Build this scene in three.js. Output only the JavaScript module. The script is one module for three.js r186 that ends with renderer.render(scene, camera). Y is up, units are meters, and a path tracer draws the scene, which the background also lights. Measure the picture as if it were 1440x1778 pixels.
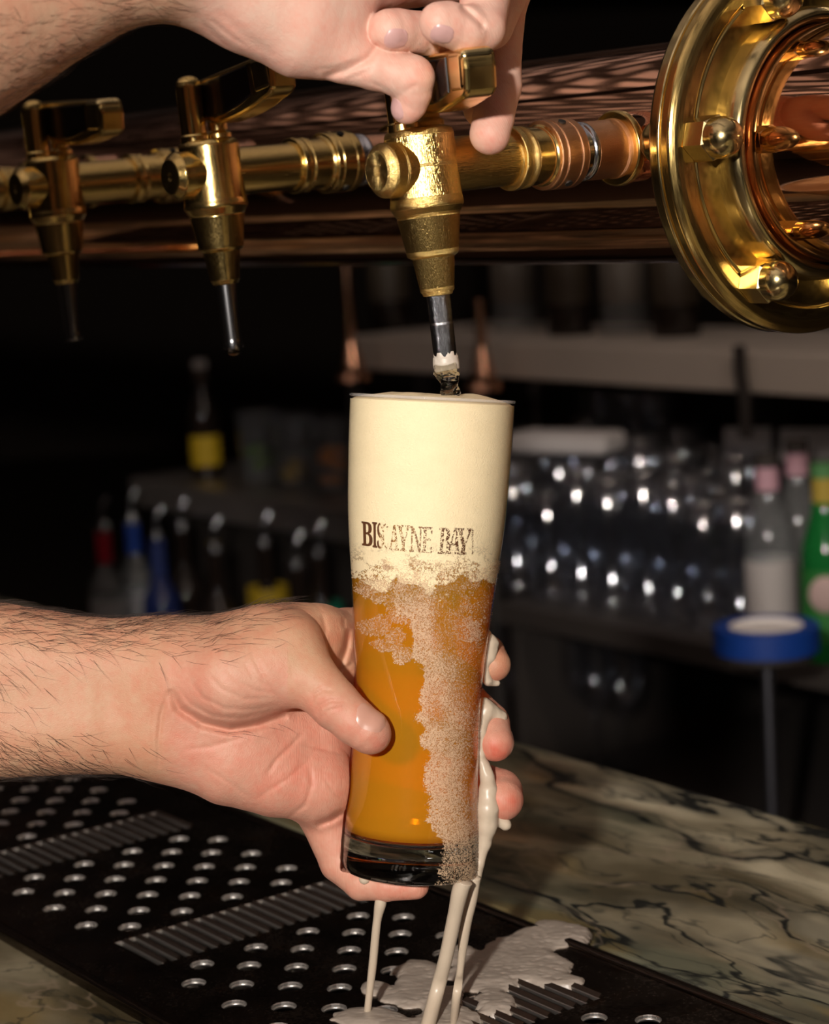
import * as THREE from 'three';
import { mergeGeometries } from 'three/addons/utils/BufferGeometryUtils.js';
import { RoundedBoxGeometry } from 'three/addons/geometries/RoundedBoxGeometry.js';
import { RectAreaLightUniformsLib } from 'three/addons/lights/RectAreaLightUniformsLib.js';

// ---------------------------------------------------------------- camera, light, exposure
const scene = new THREE.Scene();
scene.background = new THREE.Color(0x000000);
const FP = 3600, PITCH = THREE.MathUtils.degToRad(8.9), ROLL = THREE.MathUtils.degToRad(3.4), EYE = 1.41;
const F = new THREE.Vector3(0, -Math.sin(PITCH), -Math.cos(PITCH));
const D0 = new THREE.Vector3(0, -Math.cos(PITCH), Math.sin(PITCH)), R0 = new THREE.Vector3(1, 0, 0);
const R = R0.clone().multiplyScalar(Math.cos(ROLL)).addScaledVector(D0, Math.sin(ROLL));
const D = D0.clone().multiplyScalar(Math.cos(ROLL)).addScaledVector(R0, -Math.sin(ROLL));
const camera = new THREE.PerspectiveCamera(THREE.MathUtils.radToDeg(2 * Math.atan(889 / FP)), 1440 / 1778, 0.02, 30);
camera.position.set(0, EYE, 0);
camera.up.copy(D).negate();
camera.lookAt(camera.position.clone().add(F));
camera.focus = 0.868;
camera.userData.fStop = 9.5;
const renderer = new THREE.WebGLRenderer({ antialias: true });
renderer.toneMapping = THREE.LinearToneMapping;
renderer.toneMappingExposure = 1.0;
renderer.shadowMap.enabled = true;
RectAreaLightUniformsLib.init();
// the photographer's strobe: left of the lens, above it and a step further back
const FLASH = new THREE.Vector3(-0.27, 1.69, 0.56);
const flash = new THREE.PointLight(0xfff4ea, 8.9);
flash.position.copy(FLASH); flash.castShadow = true; flash.shadow.radius = 1.6; flash.shadow.camera.near = 0.03;
flash.shadow.mapSize.set(2048, 2048);
scene.add(flash);

// ---------------------------------------------------------------- helpers
// a pixel of the 1440 x 1778 photograph and a distance along the lens axis -> a point of the room
const C = camera.position.clone();
const ray = (x, y) => new THREE.Vector3().addScaledVector(R, (x - 720) / FP).addScaledVector(D, (y - 889) / FP).add(F);
const at = (x, y, z) => C.clone().addScaledVector(ray(x, y), z);
const atY = (x, y, h) => { const d = ray(x, y); return C.clone().addScaledVector(d, (h - EYE) / d.y); };
const YAW = THREE.MathUtils.degToRad(54);
const U = new THREE.Vector3(Math.cos(YAW), 0, Math.sin(YAW)), N = new THREE.Vector3(-Math.sin(YAW), 0, Math.cos(YAW));
const bar = (u, y, n) => new THREE.Vector3(0, y, 0).addScaledVector(U, u).addScaledVector(N, n);   // along the bar, up, towards the barman
const atN = (x, y, n) => { const d = ray(x, y); return C.clone().addScaledVector(d, (n - C.dot(N)) / d.dot(N)); };
const toPx = (p) => { const v = p.clone().sub(C), z = v.dot(F); return [720 + FP * v.dot(R) / z, 889 + FP * v.dot(D) / z, z]; };
const BARTURN = -YAW;

let seed = 7;
const rnd = () => { seed = (seed * 1664525 + 1013904223) >>> 0; return seed / 4294967296; };
const reseed = (s) => { seed = s >>> 0; };
const hash3 = (x, y, z) => { let h = (x * 374761393 + y * 668265263 + z * 2147483647) | 0; h = Math.imul(h ^ (h >>> 13), 1274126177); h ^= h >>> 16; return (h >>> 0) / 4294967296; };
const sm = (t) => t * t * (3 - 2 * t);
function noise3(x, y, z) {
  const xi = Math.floor(x), yi = Math.floor(y), zi = Math.floor(z), a = sm(x - xi), b = sm(y - yi), c = sm(z - zi);
  const l = (p, q, t) => p + (q - p) * t, h = (i, j, k) => hash3(xi + i, yi + j, zi + k);
  return l(l(l(h(0, 0, 0), h(1, 0, 0), a), l(h(0, 1, 0), h(1, 1, 0), a), b), l(l(h(0, 0, 1), h(1, 0, 1), a), l(h(0, 1, 1), h(1, 1, 1), a), b), c);
}
function fbm(x, y, z, o = 4) { let s = 0, a = 0.5, t = 0; for (let i = 0; i < o; i++) { s += a * noise3(x, y, z); t += a; a *= 0.5; x = x * 2.03 + 7.1; y = y * 2.03 + 3.7; z = z * 2.03 + 1.3; } return s / t; }
const clamp = (x, a = 0, b = 1) => Math.min(b, Math.max(a, x));
const step01 = (a, b, x) => sm(clamp((x - a) / (b - a)));

const taken = new Map();
function numbered(n) { const k = taken.get(n) ?? 0; taken.set(n, k + 1); return k ? n + '_' + String(k).padStart(3, '0') : n; }
function shade(o) { o.traverse((m) => { if (m.isMesh) { m.castShadow = true; m.receiveShadow = true; } }); return o; }
function thing(name, label, category, pos, turn = 0, group) {
  const o = new THREE.Group(); o.name = numbered(name); scene.add(o);
  if (pos) o.position.copy(pos); o.rotation.y = turn; o.userData = { label, category };
  if (group) o.userData.group = group;
  return o;
}
function part(name, geo, m, parent, label) { const o = new THREE.Mesh(geo, m); o.name = name; parent.add(o); if (label) o.userData.label = label; return o; }
function solo(name, geo, m, label, category, group, kind) {
  const o = new THREE.Mesh(geo, m); o.name = numbered(name); scene.add(o); o.userData = { label, category };
  if (group) o.userData.group = group; if (kind) o.userData.kind = kind;
  return o;
}
function struct(name, geo, m, label) { const o = new THREE.Mesh(geo, m); o.name = name; scene.add(o); o.userData = { kind: 'structure', label, category: name.split('_')[0] }; return o; }
const box = (w, h, d, x = 0, y = 0, z = 0) => new THREE.BoxGeometry(w, h, d).translate(x, y, z);
const rbox = (w, h, d, r, x = 0, y = 0, z = 0, s = 3) => new RoundedBoxGeometry(w, h, d, s, r).translate(x, y, z);
const cyl = (r0, r1, h, x = 0, y = 0, z = 0, s = 32) => new THREE.CylinderGeometry(r1, r0, h, s).translate(x, y + h / 2, z);
const lathe = (pts, s = 64) => new THREE.LatheGeometry(pts.map(([r, y]) => new THREE.Vector2(r, y)), s);
const merge = (a) => mergeGeometries(a.map((g) => { const k = g.index ? g.toNonIndexed() : g; for (const n of Object.keys(k.attributes)) if (!['position', 'normal', 'uv'].includes(n)) k.deleteAttribute(n); return k; }));
// a lathe profile with every corner kept crisp and slightly broken
function turned(pts, s = 64, bevel = 0.0004) {
  const out = [];
  for (let i = 0; i < pts.length; i++) {
    const p = pts[i], a = pts[i - 1], b = pts[i + 1];
    if (!a || !b) { out.push(p); continue; }
    const la = Math.hypot(a[0] - p[0], a[1] - p[1]), lb = Math.hypot(b[0] - p[0], b[1] - p[1]), k = Math.min(bevel, la * 0.35, lb * 0.35);
    out.push([p[0] + (a[0] - p[0]) * k / la, p[1] + (a[1] - p[1]) * k / la], [p[0] + (b[0] - p[0]) * k / lb, p[1] + (b[1] - p[1]) * k / lb]);
  }
  // double the points of long straight runs so that normals stay flat there
  const fine = [];
  for (let i = 0; i < out.length; i++) {
    fine.push(out[i]);
    const q = out[i + 1]; if (!q) continue;
    const l = Math.hypot(q[0] - out[i][0], q[1] - out[i][1]);
    if (l > bevel * 2.5) for (const t of [bevel * 0.6 / l, 1 - bevel * 0.6 / l]) fine.push([out[i][0] + (q[0] - out[i][0]) * t, out[i][1] + (q[1] - out[i][1]) * t]);
  }
  return lathe(fine, s);
}
const alongZ = (g, sgn = 1) => g.rotateX(sgn * Math.PI / 2);      // a lathe's axis from y to +z (sgn 1) or -z (sgn -1)
function tex(w, h, fn, srgb = true, rep) {                         // fn(u, v) -> [r, g, b] 0..1
  const d = new Uint8Array(w * h * 4);
  for (let j = 0; j < h; j++) for (let i = 0; i < w; i++) { const c = fn((i + 0.5) / w, (j + 0.5) / h), k = (j * w + i) * 4; for (let q = 0; q < 3; q++) d[k + q] = clamp(c[q]) * 255; d[k + 3] = 255; }
  const t = new THREE.DataTexture(d, w, h); t.magFilter = THREE.LinearFilter; t.minFilter = THREE.LinearMipmapLinearFilter; t.generateMipmaps = true;
  t.wrapS = t.wrapT = THREE.RepeatWrapping; if (srgb) t.colorSpace = THREE.SRGBColorSpace; if (rep) t.repeat.set(...rep); t.needsUpdate = true; return t;
}
const grey = (w, h, fn, rep) => tex(w, h, (u, v) => { const g = fn(u, v); return [g, g, g]; }, false, rep);
// tiling noise: n cells across u and v
function tnoise(u, v, n, s = 0) { const x = u * n, y = v * n, xi = Math.floor(x), yi = Math.floor(y), a = sm(x - xi), b = sm(y - yi), w = (q) => ((q % n) + n) % n, h = (i, j) => hash3(w(xi + i), w(yi + j), s); return (h(0, 0) * (1 - a) + h(1, 0) * a) * (1 - b) + (h(0, 1) * (1 - a) + h(1, 1) * a) * b; }
const tfbm = (u, v, n, s = 0, o = 4) => { let r = 0, a = 0.5, t = 0; for (let i = 0; i < o; i++) { r += a * tnoise(u, v, n, s + i * 17); t += a; a *= 0.5; n *= 2; } return r / t; };
const std = (o) => new THREE.MeshStandardMaterial(o), phy = (o) => new THREE.MeshPhysicalMaterial(o);
const lin = (r, g, b) => new THREE.Color().setRGB(r, g, b);

// ---------------------------------------------------------------- signed distance bodies
// distance functions live in lens-aligned metres (right, down, away); mesh() returns a geometry in room axes
const L = (x, y, z) => [(x - 720) / FP * z, (y - 889) / FP * z, z];
const toRoom = (x, y, z) => new THREE.Vector3(C.x + R.x * x + D.x * y + F.x * z, C.y + R.y * x + D.y * y + F.y * z, C.z + R.z * x + D.z * y + F.z * z);
function cone(a, ra, b, rb) {                                     // capsule whose radius runs from ra to rb
  const bx = b[0] - a[0], by = b[1] - a[1], bz = b[2] - a[2], ll = bx * bx + by * by + bz * bz || 1e-12;
  return (x, y, z) => { const px = x - a[0], py = y - a[1], pz = z - a[2]; let t = (px * bx + py * by + pz * bz) / ll; t = t < 0 ? 0 : t > 1 ? 1 : t; const dx = px - bx * t, dy = py - by * t, dz = pz - bz * t; return Math.sqrt(dx * dx + dy * dy + dz * dz) - (ra + (rb - ra) * t); };
}
function chain(pts) {                                             // pts: [point, radius] ...
  const c = []; for (let i = 0; i + 1 < pts.length; i++) c.push(cone(pts[i][0], pts[i][1], pts[i + 1][0], pts[i + 1][1]));
  return c.length === 1 ? c[0] : (x, y, z) => { let d = 1e9; for (const f of c) { const e = f(x, y, z); d = smin(d, e, 0.0012); } return d; };
}
function smin(a, b, k) { const h = k - Math.abs(a - b); return h > 0 ? Math.min(a, b) - h * h / (4 * k) : Math.min(a, b); }
function meshSDF(sdf, lo, hi, cell, keep) {
  const nx = Math.ceil((hi[0] - lo[0]) / cell) + 1, ny = Math.ceil((hi[1] - lo[1]) / cell) + 1, nz = Math.ceil((hi[2] - lo[2]) / cell) + 1;
  const v = new Float32Array(nx * ny * nz).fill(9), BL = 6, rad = BL * cell * 0.87 + cell;
  for (let k = 0; k < nz; k += BL) for (let j = 0; j < ny; j += BL) for (let i = 0; i < nx; i += BL) {
    const d = sdf(lo[0] + (i + BL / 2) * cell, lo[1] + (j + BL / 2) * cell, lo[2] + (k + BL / 2) * cell);
    const far = Math.abs(d) > rad * 1.15 + 0.0025;
    for (let c = k; c < Math.min(nz, k + BL); c++) for (let b = j; b < Math.min(ny, j + BL); b++) for (let a = i; a < Math.min(nx, i + BL); a++)
      v[(c * ny + b) * nx + a] = far ? d : sdf(lo[0] + a * cell, lo[1] + b * cell, lo[2] + c * cell);
  }
  const id = new Int32Array(nx * ny * nz).fill(-1), pos = [], idx = [], e = [[0, 1], [0, 2], [0, 4], [1, 3], [1, 5], [2, 3], [2, 6], [3, 7], [4, 5], [4, 6], [5, 7], [6, 7]];
  const off = [0, 1, nx, nx + 1, nx * ny, nx * ny + 1, nx * ny + nx, nx * ny + nx + 1], q = new Float64Array(8);
  for (let k = 0; k < nz - 1; k++) for (let j = 0; j < ny - 1; j++) for (let i = 0; i < nx - 1; i++) {
    const o = (k * ny + j) * nx + i; let m = 0;
    for (let c = 0; c < 8; c++) { q[c] = v[o + off[c]]; if (q[c] < 0) m |= 1 << c; }
    if (m === 0 || m === 255) continue;
    let x = 0, y = 0, z = 0, n = 0;
    for (const [a, b] of e) { const A = q[a], B = q[b]; if ((A < 0) === (B < 0)) continue; const t = A / (A - B); x += (a & 1) + ((b & 1) - (a & 1)) * t; y += (a >> 1 & 1) + ((b >> 1 & 1) - (a >> 1 & 1)) * t; z += (a >> 2) + ((b >> 2) - (a >> 2)) * t; n++; }
    id[o] = pos.length / 3; pos.push(lo[0] + (i + x / n) * cell, lo[1] + (j + y / n) * cell, lo[2] + (k + z / n) * cell);
  }
  const quad = (a, b, c, d, flip) => { if (a < 0 || b < 0 || c < 0 || d < 0) return; if (flip) idx.push(a, c, b, a, d, c); else idx.push(a, b, c, a, c, d); };
  for (let k = 1; k < nz - 1; k++) for (let j = 1; j < ny - 1; j++) for (let i = 1; i < nx - 1; i++) {
    const o = (k * ny + j) * nx + i, s = v[o] < 0;
    if (s !== v[o + 1] < 0) quad(id[o - nx - nx * ny], id[o - nx * ny], id[o], id[o - nx], !s);
    if (s !== v[o + nx] < 0) quad(id[o - 1 - nx * ny], id[o - 1], id[o], id[o - nx * ny], !s);
    if (s !== v[o + nx * ny] < 0) quad(id[o - 1 - nx], id[o - nx], id[o], id[o - 1], !s);
  }
  const n = pos.length / 3, P = new Float32Array(n * 3), Nn = new Float32Array(n * 3), h = cell * 0.6, lens = new Float32Array(pos);
  for (let i = 0; i < n; i++) {
    const x = pos[i * 3], y = pos[i * 3 + 1], z = pos[i * 3 + 2];
    const gx = sdf(x + h, y, z) - sdf(x - h, y, z), gy = sdf(x, y + h, z) - sdf(x, y - h, z), gz = sdf(x, y, z + h) - sdf(x, y, z - h), l = Math.hypot(gx, gy, gz) || 1;
    const w = toRoom(x, y, z); P.set([w.x, w.y, w.z], i * 3);
    for (const [c, key] of [[0, 'x'], [1, 'y'], [2, 'z']]) Nn[i * 3 + c] = (R[key] * gx + D[key] * gy + F[key] * gz) / l;
  }
  const g = new THREE.BufferGeometry();
  g.setAttribute('position', new THREE.BufferAttribute(P, 3)); g.setAttribute('normal', new THREE.BufferAttribute(Nn, 3)); g.setIndex(idx);
  g.userData.lens = lens;
  return g;
}

// ---------------------------------------------------------------- materials
const speck = grey(512, 512, (u, v) => { const a = tnoise(u, v, 128, 3), b = tnoise(u, v, 61, 9), c = tfbm(u, v, 7, 5); return clamp(0.5 + 0.55 * (a - 0.5) + 0.5 * (b - 0.5) * (c > 0.5 ? 1.6 : 0.5)); });
const fineScuff = grey(512, 512, (u, v) => clamp(0.45 + 0.35 * (tfbm(u, v, 9, 21) - 0.5) + 0.25 * (tnoise(u, v, 200, 31) - 0.5)));
const speckFine = speck.clone(); speckFine.repeat.set(8, 2.6); speckFine.needsUpdate = true;
const brass = std({ color: lin(0.84, 0.6, 0.22), metalness: 1, roughness: 0.42, roughnessMap: fineScuff });
const frosted = std({ color: lin(0.84, 0.58, 0.2), metalness: 1, roughness: 0.23, bumpMap: speckFine, bumpScale: 0.0001 });
const brassPale = std({ color: lin(0.83, 0.66, 0.32), metalness: 1, roughness: 0.4, roughnessMap: fineScuff });
const copper = std({ color: lin(0.86, 0.46, 0.28), metalness: 1, roughness: 0.085, roughnessMap: fineScuff });
const copperDull = std({ color: lin(0.82, 0.43, 0.22), metalness: 1, roughness: 0.3, bumpMap: speckFine, bumpScale: 0.0001 });
const chrome = std({ color: lin(0.62, 0.63, 0.66), metalness: 1, roughness: 0.16 });
const chromeWet = std({ color: lin(0.62, 0.63, 0.66), metalness: 1, roughness: 0.16, bumpMap: speckFine, bumpScale: 0.00005 });
const blackInlay = phy({ color: lin(0.006, 0.004, 0.004), roughness: 0.18, clearcoat: 1, clearcoatRoughness: 0.06 });
const darkMetal = std({ color: lin(0.02, 0.02, 0.02), roughness: 0.5 });
const gapDark = std({ color: lin(0.01, 0.008, 0.006), roughness: 0.6 });

// ---------------------------------------------------------------- the room
const roomDark = std({ color: lin(0.07, 0.05, 0.038), roughness: 0.9 });
const floorM = std({ color: lin(0.09, 0.07, 0.055), roughness: 0.6, map: tex(256, 256, (u, v) => { const g = 0.7 + 0.3 * tfbm(u, v, 8, 2); return [g, g * 0.97, g * 0.93]; }) });
struct('floor', box(18, 0.1, 17, 0, -0.05, -3.5), floorM, 'dark floor of the bar');
struct('wall_back', box(18, 3, 0.12, 0, 1.45, -11.9), roomDark, 'dark wall behind the back bar');
struct('wall_front', box(18, 3, 0.12, 0, 1.45, 4.9), roomDark, 'dark wall behind the photographer');
struct('wall_left', box(0.12, 3, 16.7, -8.9, 1.45, -3.5), roomDark, 'dark side wall');
struct('wall_right', box(0.12, 3, 16.7, 8.9, 1.45, -3.5), roomDark, 'dark side wall beyond the flange');
const ceilM = std({ color: lin(0.66, 0.6, 0.6), roughness: 0.95 });
const ceiling = struct('ceiling', box(18, 0.1, 17, 0, 2.95, -3.5), ceilM, 'pale ceiling crossed by a narrow diamond lattice of dark bars');
{ // the lattice under the ceiling: its mirror image runs along the copper pipe
  const barM = std({ color: lin(0.02, 0.014, 0.012), roughness: 0.7 });
  const g = box(5.2, 0.03, 0.02);
  for (const s of [1, -1]) for (let k = -30; k <= 16; k++) {
    const b = part('lattice_bar', g, barM, ceiling);
    b.position.copy(bar(k * 0.13 + (s > 0 ? 0 : 0.05), 2.8 - (s > 0 ? 0 : 0.03), -0.1)); b.rotation.y = BARTURN + Math.PI / 2 + s * 0.23;
  }
  const sof = new THREE.Mesh(box(6.4, 0.9, 3.2), roomDark); sof.name = 'trim_1'; sof.userData = { kind: 'structure', label: 'dark lowered soffit above the back bar', category: 'soffit' };
  sof.position.copy(bar(-1.0, 2.45, -3.75)); sof.rotation.y = BARTURN; scene.add(sof);
  // hanging trough lamps that wash the ceiling from below
  const tm = std({ color: lin(0.02, 0.015, 0.012), roughness: 0.6 }), em = std({ color: 0x000000, emissive: 0xffeee4, emissiveIntensity: 3 });
  for (const [n, i] of [[-1.45, 26], [-0.35, 34], [0.75, 38], [1.75, 46]]) {
    const t = thing('ceiling_trough_lamp', ['black trough lamp washing the ceiling between bar and back bar', 'black trough lamp washing the ceiling above the bar', 'black trough lamp washing the ceiling over the barman', 'black trough lamp washing the ceiling by the far wall'][n < -1 ? 0 : n < 0 ? 1 : n < 1 ? 2 : 3], 'lamp', bar(-1.6, 2.3, n), BARTURN);
    part('trough', merge([box(3.2, 0.008, 0.07, 0, 0, 0), box(3.2, 0.05, 0.006, 0, 0.025, 0.035), box(3.2, 0.05, 0.006, 0, 0.025, -0.035)]), tm, t);
    part('light_strip', box(3.1, 0.006, 0.04, 0, 0.012, 0), em, t);
    for (const x of [-1.3, 1.3]) part('hanger', cyl(0.004, 0.004, 0.6, x, 0.0, 0, 12), tm, t);
    const l = new THREE.RectAreaLight(0xffeee4, i, 3.1, 0.04); l.position.copy(bar(-1.6, 2.335, n)); l.rotation.order = 'YXZ'; l.rotation.y = BARTURN; l.rotation.x = Math.PI / 2; scene.add(l);
  }
}

{ // picture light over the back bar shelf, out of the frame
  const t = thing('back_bar_lamp', 'black strip lamp hanging over the back bar and lighting its shelf', 'lamp', bar(-0.95, 2.02, -1.25), BARTURN);
  const h = part('lamp_housing', rbox(1.1, 0.05, 0.06, 0.008), darkMetal, t); for (const x of [-0.45, 0.45]) part('hanger', cyl(0.004, 0.004, 0.9, x, 0.02, 0, 12), darkMetal, t);
  const to = bar(-0.95, 1.05, -2.0), from = bar(-0.95, 2.02, -1.25), d = to.clone().sub(from).normalize(), l = new THREE.RectAreaLight(0xffe6d2, 26, 1.0, 0.04);
  l.position.copy(from).addScaledVector(d, 0.05); l.lookAt(to); scene.add(l);
  const g = part('light_strip', box(1.0, 0.03, 0.004), std({ color: 0, emissive: 0xffe6d2, emissiveIntensity: 3 }), t); g.position.set(0, -0.028, -0.022); g.rotation.x = -0.9;
}
{ // the strobe itself, on a stand behind the camera
  const t = thing('studio_flash_lamp', 'small strobe head on a light stand behind the photographer', 'flash', new THREE.Vector3(FLASH.x, 0, FLASH.z));
  const dir = new THREE.Vector3(0.05, 1.2, -0.9).sub(FLASH).normalize(), hd = new THREE.Group(); hd.name = 'flash_head'; hd.position.set(0, FLASH.y, 0); hd.lookAt(new THREE.Vector3(0, FLASH.y, 0).add(dir)); t.add(hd);
  part('housing', rbox(0.09, 0.075, 0.12, 0.01, 0, 0, -0.105), darkMetal, hd); part('flash_tube_window', rbox(0.07, 0.055, 0.006, 0.002, 0, 0, -0.043), std({ color: 0xffffff, emissive: 0xfff4ea, emissiveIntensity: 4 }), hd);
  part('stand_pole', cyl(0.011, 0.011, FLASH.y - 0.05, 0.03, 0, 0.1, 16), darkMetal, t);
  for (let k = 0; k < 3; k++) { const l = part('stand_leg', cyl(0.008, 0.008, 0.5, 0, 0, 0, 12), darkMetal, t); l.position.set(0.03 + Math.sin(k * 2.094) * 0.36, 0, 0.1 + Math.cos(k * 2.094) * 0.36); l.rotation.set(-Math.cos(k * 2.094) * 0.8, 0, Math.sin(k * 2.094) * 0.8); }
}

// ---------------------------------------------------------------- marble bar top
const marble = tex(2048, 1024, (u, v) => {
  const X = u * 1.7, Y = v * 0.56, w1 = fbm(X * 9, Y * 16, 3, 4) - 0.5, w2 = fbm(X * 9 + 40, Y * 16, 9, 4) - 0.5;
  const x = X + w1 * 0.09, y = Y + w2 * 0.05 + w1 * 0.02 + X * 0.04;
  let r = 0.57, g = 0.54, b = 0.45;
  const cloud = fbm(x * 12, y * 40, 21, 5), green = fbm(x * 6 + 9, y * 22, 33, 4), ochre = fbm(x * 10 + 5, y * 34, 47, 3), patch = fbm(x * 5, y * 14, 55, 3);
  const f = (cloud - 0.5) * 0.7 + (patch - 0.5) * 0.5; r += f; g += f; b += f * 0.95;
  const gr = step01(0.42, 0.62, green) * 0.65; r += (0.33 - r) * gr; g += (0.36 - g) * gr; b += (0.3 - b) * gr;
  const oc = step01(0.56, 0.7, ochre) * 0.55; r += (0.54 - r) * oc; g += (0.45 - g) * oc; b += (0.26 - b) * oc;
  const vein = (sx, sy, z, w) => { const k2 = Math.abs(fbm(x * sx, y * sy, z, 5) - 0.5); return 1 - step01(0, w, k2); };
  const where = fbm(X * 7, Y * 14, 61, 3), big = vein(5, 19, 71, 0.022) * step01(0.38, 0.56, where), mid = vein(9, 36, 83, 0.02) * step01(0.35, 0.6, fbm(X * 10, Y * 20, 67, 2)), thin = vein(17, 60, 97, 0.02) * 0.55, halo = vein(5, 19, 71, 0.09) * 0.28;
  const k = clamp(big + mid * 0.9 + thin * 0.7 + halo); r += (0.075 - r) * k * 0.94; g += (0.09 - g) * k * 0.94; b += (0.08 - b) * k * 0.92;
  const pk = vein(8, 26, 131, 0.014) * 0.4; r += (0.7 - r) * pk; g += (0.62 - g) * pk; b += (0.55 - b) * pk;
  return [r, g, b];
});
marble.wrapS = marble.wrapT = THREE.MirroredRepeatWrapping;
const marbleM = phy({ color: lin(0.86, 0.84, 0.8), map: marble, roughness: 0.34, clearcoat: 0.25, clearcoatRoughness: 0.2 });
const TOP = 1.05;
{
  const c = thing('bar_counter', 'grey-green veined marble bar top that the drip tray lies on', 'counter', bar(-1.0, 0, -0.51), BARTURN);
  // slab with an opening for the tray (x along the bar, z towards the barman)
  const s = new THREE.Shape([[-1.6, -0.308], [1.6, -0.308], [1.6, 0.2], [-1.6, 0.2]].map(([x, y]) => new THREE.Vector2(x, y)));
  const hole = new THREE.Path([[-0.92, -0.1], [-0.92, 0.088], [0.72, 0.088], [0.72, -0.1]].map(([x, y]) => new THREE.Vector2(x, y))); s.holes.push(hole);
  const g = new THREE.ExtrudeGeometry(s, { depth: 0.034, bevelEnabled: true, bevelSize: 0.004, bevelThickness: 0.004, bevelSegments: 3, bevelOffset: -0.004 });
  g.rotateX(Math.PI / 2); g.translate(0, TOP - 0.004, 0);
  const p = g.attributes.position, uv = new Float32Array(p.count * 2); for (let i = 0; i < p.count; i++) { uv[i * 2] = (p.getX(i) + 1.05) / 1.7; uv[i * 2 + 1] = (p.getZ(i) + p.getY(i) - TOP + 0.33) / 0.56; } g.setAttribute('uv', new THREE.BufferAttribute(uv, 2));
  part('marble_slab', g, marbleM, c);
  part('cabinet', box(3.1, 0.98, 0.46, 0, 0.495, -0.05), roomDark, c, 'dark cabinet under the marble');
}

// ---------------------------------------------------------------- perforated drip tray
const HP = 0.01775, HQ = 0.015;                                 // half the diagonals of the hole pattern, along and across the tray
{
  const TU = -1.035, TN = -0.503;
  const steelDark = std({ color: lin(0.21, 0.165, 0.135), metalness: 1, roughness: 0.5, roughnessMap: fineScuff, map: tex(512, 512, (u, v) => { const g = 0.62 + 0.38 * tfbm(u, v, 10, 61), s = step01(0.6, 0.75, tfbm(u, v, 18, 71)) * 0.4; return [g, g * (1 - 0.25 * s), g * (1 - 0.5 * s)]; }) });
  const steelEdge = std({ color: lin(0.62, 0.6, 0.57), metalness: 1, roughness: 0.4 });
  const t = thing('drip_tray', 'dark steel drip tray with round holes and rows of slits', 'drip tray', bar(TU, TOP, TN), BARTURN);
  const W0 = -0.86, W1 = 0.66, Z0 = -0.094, Z1 = 0.092;
  const s = new THREE.Shape([[W0, Z0], [W1, Z0], [W1, Z1], [W0, Z1]].map(([x, y]) => new THREE.Vector2(x, y)));
  const PERIOD = 0.177, NL = 17, LS = 0.0074;
  const holes = [];
  for (let b = -3; b <= 3; b++) for (let p = -3; p <= 3; p++) for (let q = -4; q <= 4; q++) if ((p + q) % 2 === 0) {
    const x = -0.946 - TU + b * PERIOD + p * HP, z = q * HQ; if (x < W0 + 0.02 || x > W1 - 0.02) continue;
    holes.push([x, z]);
    const h = new THREE.Path(); h.absarc(x, -z, 0.0058, 0, Math.PI * 2, true); s.holes.push(h);
  }
  const slits = [];
  for (let b = -3; b <= 3; b++) for (let k = 0; k < NL; k++) {
    const x = -0.8575 - TU + b * PERIOD, z = (k - (NL - 1) / 2) * LS; if (x < W0 + 0.04 || x > W1 - 0.04) continue;
    slits.push([x, z, b]);
    s.holes.push(new THREE.Path([[x - 0.021, -z - 0.0019], [x - 0.021, -z + 0.0019], [x + 0.021, -z + 0.0019], [x + 0.021, -z - 0.0019]].map(([a, c]) => new THREE.Vector2(a, c))));
  }
  const g = new THREE.ExtrudeGeometry(s, { depth: 0.0022, bevelEnabled: true, bevelSize: 0.0004, bevelThickness: 0.0004, bevelSegments: 1, curveSegments: 9 });
  g.rotateX(-Math.PI / 2); g.translate(0, 0.0014, 0);
  const pp = g.attributes.position, uv = new Float32Array(pp.count * 2); for (let i = 0; i < pp.count; i++) { uv[i * 2] = pp.getX(i) / 0.2; uv[i * 2 + 1] = pp.getZ(i) / 0.2; } g.setAttribute('uv', new THREE.BufferAttribute(uv, 2));
  part('perforated_plate', g, [steelDark, steelEdge], t);
  // rolled rim of every drain hole, and the lip pressed up beside every slit: those in view, one by one
  const lipM = std({ color: lin(0.17, 0.135, 0.11), metalness: 1, roughness: 0.35 });
  const rim = new THREE.TorusGeometry(0.0056, 0.0007, 6, 20).rotateX(Math.PI / 2).translate(0, 0.0012, 0);
  const lipG = box(0.04, 0.0009, 0.0024).rotateX(0.5);
  const seen = (x, z, m) => { const [a, b] = toPx(bar(TU + x, TOP, TN + z)); return a > -m && a < 1440 + m && b < 1778 + m; };
  for (const [x, z] of holes) if (seen(x, z, 60)) part('drain_hole_rim', rim, steelEdge, t).position.set(x, 0.0008, z);
  for (const [x, z] of slits) if (seen(x, z, 90)) part('slit_lip', lipG, lipM, t).position.set(x, 0.0044, z - 0.0029);
  // raised frame and catch basin
  const fr = 0.006;
  part('frame', merge([rbox(W1 - W0 + 0.012, 0.009, fr, 0.002, (W0 + W1) / 2, 0.0015, Z0 - 0.001), rbox(W1 - W0 + 0.012, 0.009, fr, 0.002, (W0 + W1) / 2, 0.0015, Z1 + 0.001), rbox(fr, 0.009, Z1 - Z0 + 0.012, 0.002, W0 - 0.003, 0.0015, 0), rbox(fr, 0.009, Z1 - Z0 + 0.012, 0.002, W1 + 0.003, 0.0015, 0)]), steelDark, t);
  part('basin', merge([box(W1 - W0, 0.002, Z1 - Z0, (W0 + W1) / 2, -0.018, 0), box(W1 - W0, 0.018, 0.002, (W0 + W1) / 2, -0.008, Z0 + 0.002), box(W1 - W0, 0.018, 0.002, (W0 + W1) / 2, -0.008, Z1 - 0.002)]), steelDark, t);
}

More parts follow.
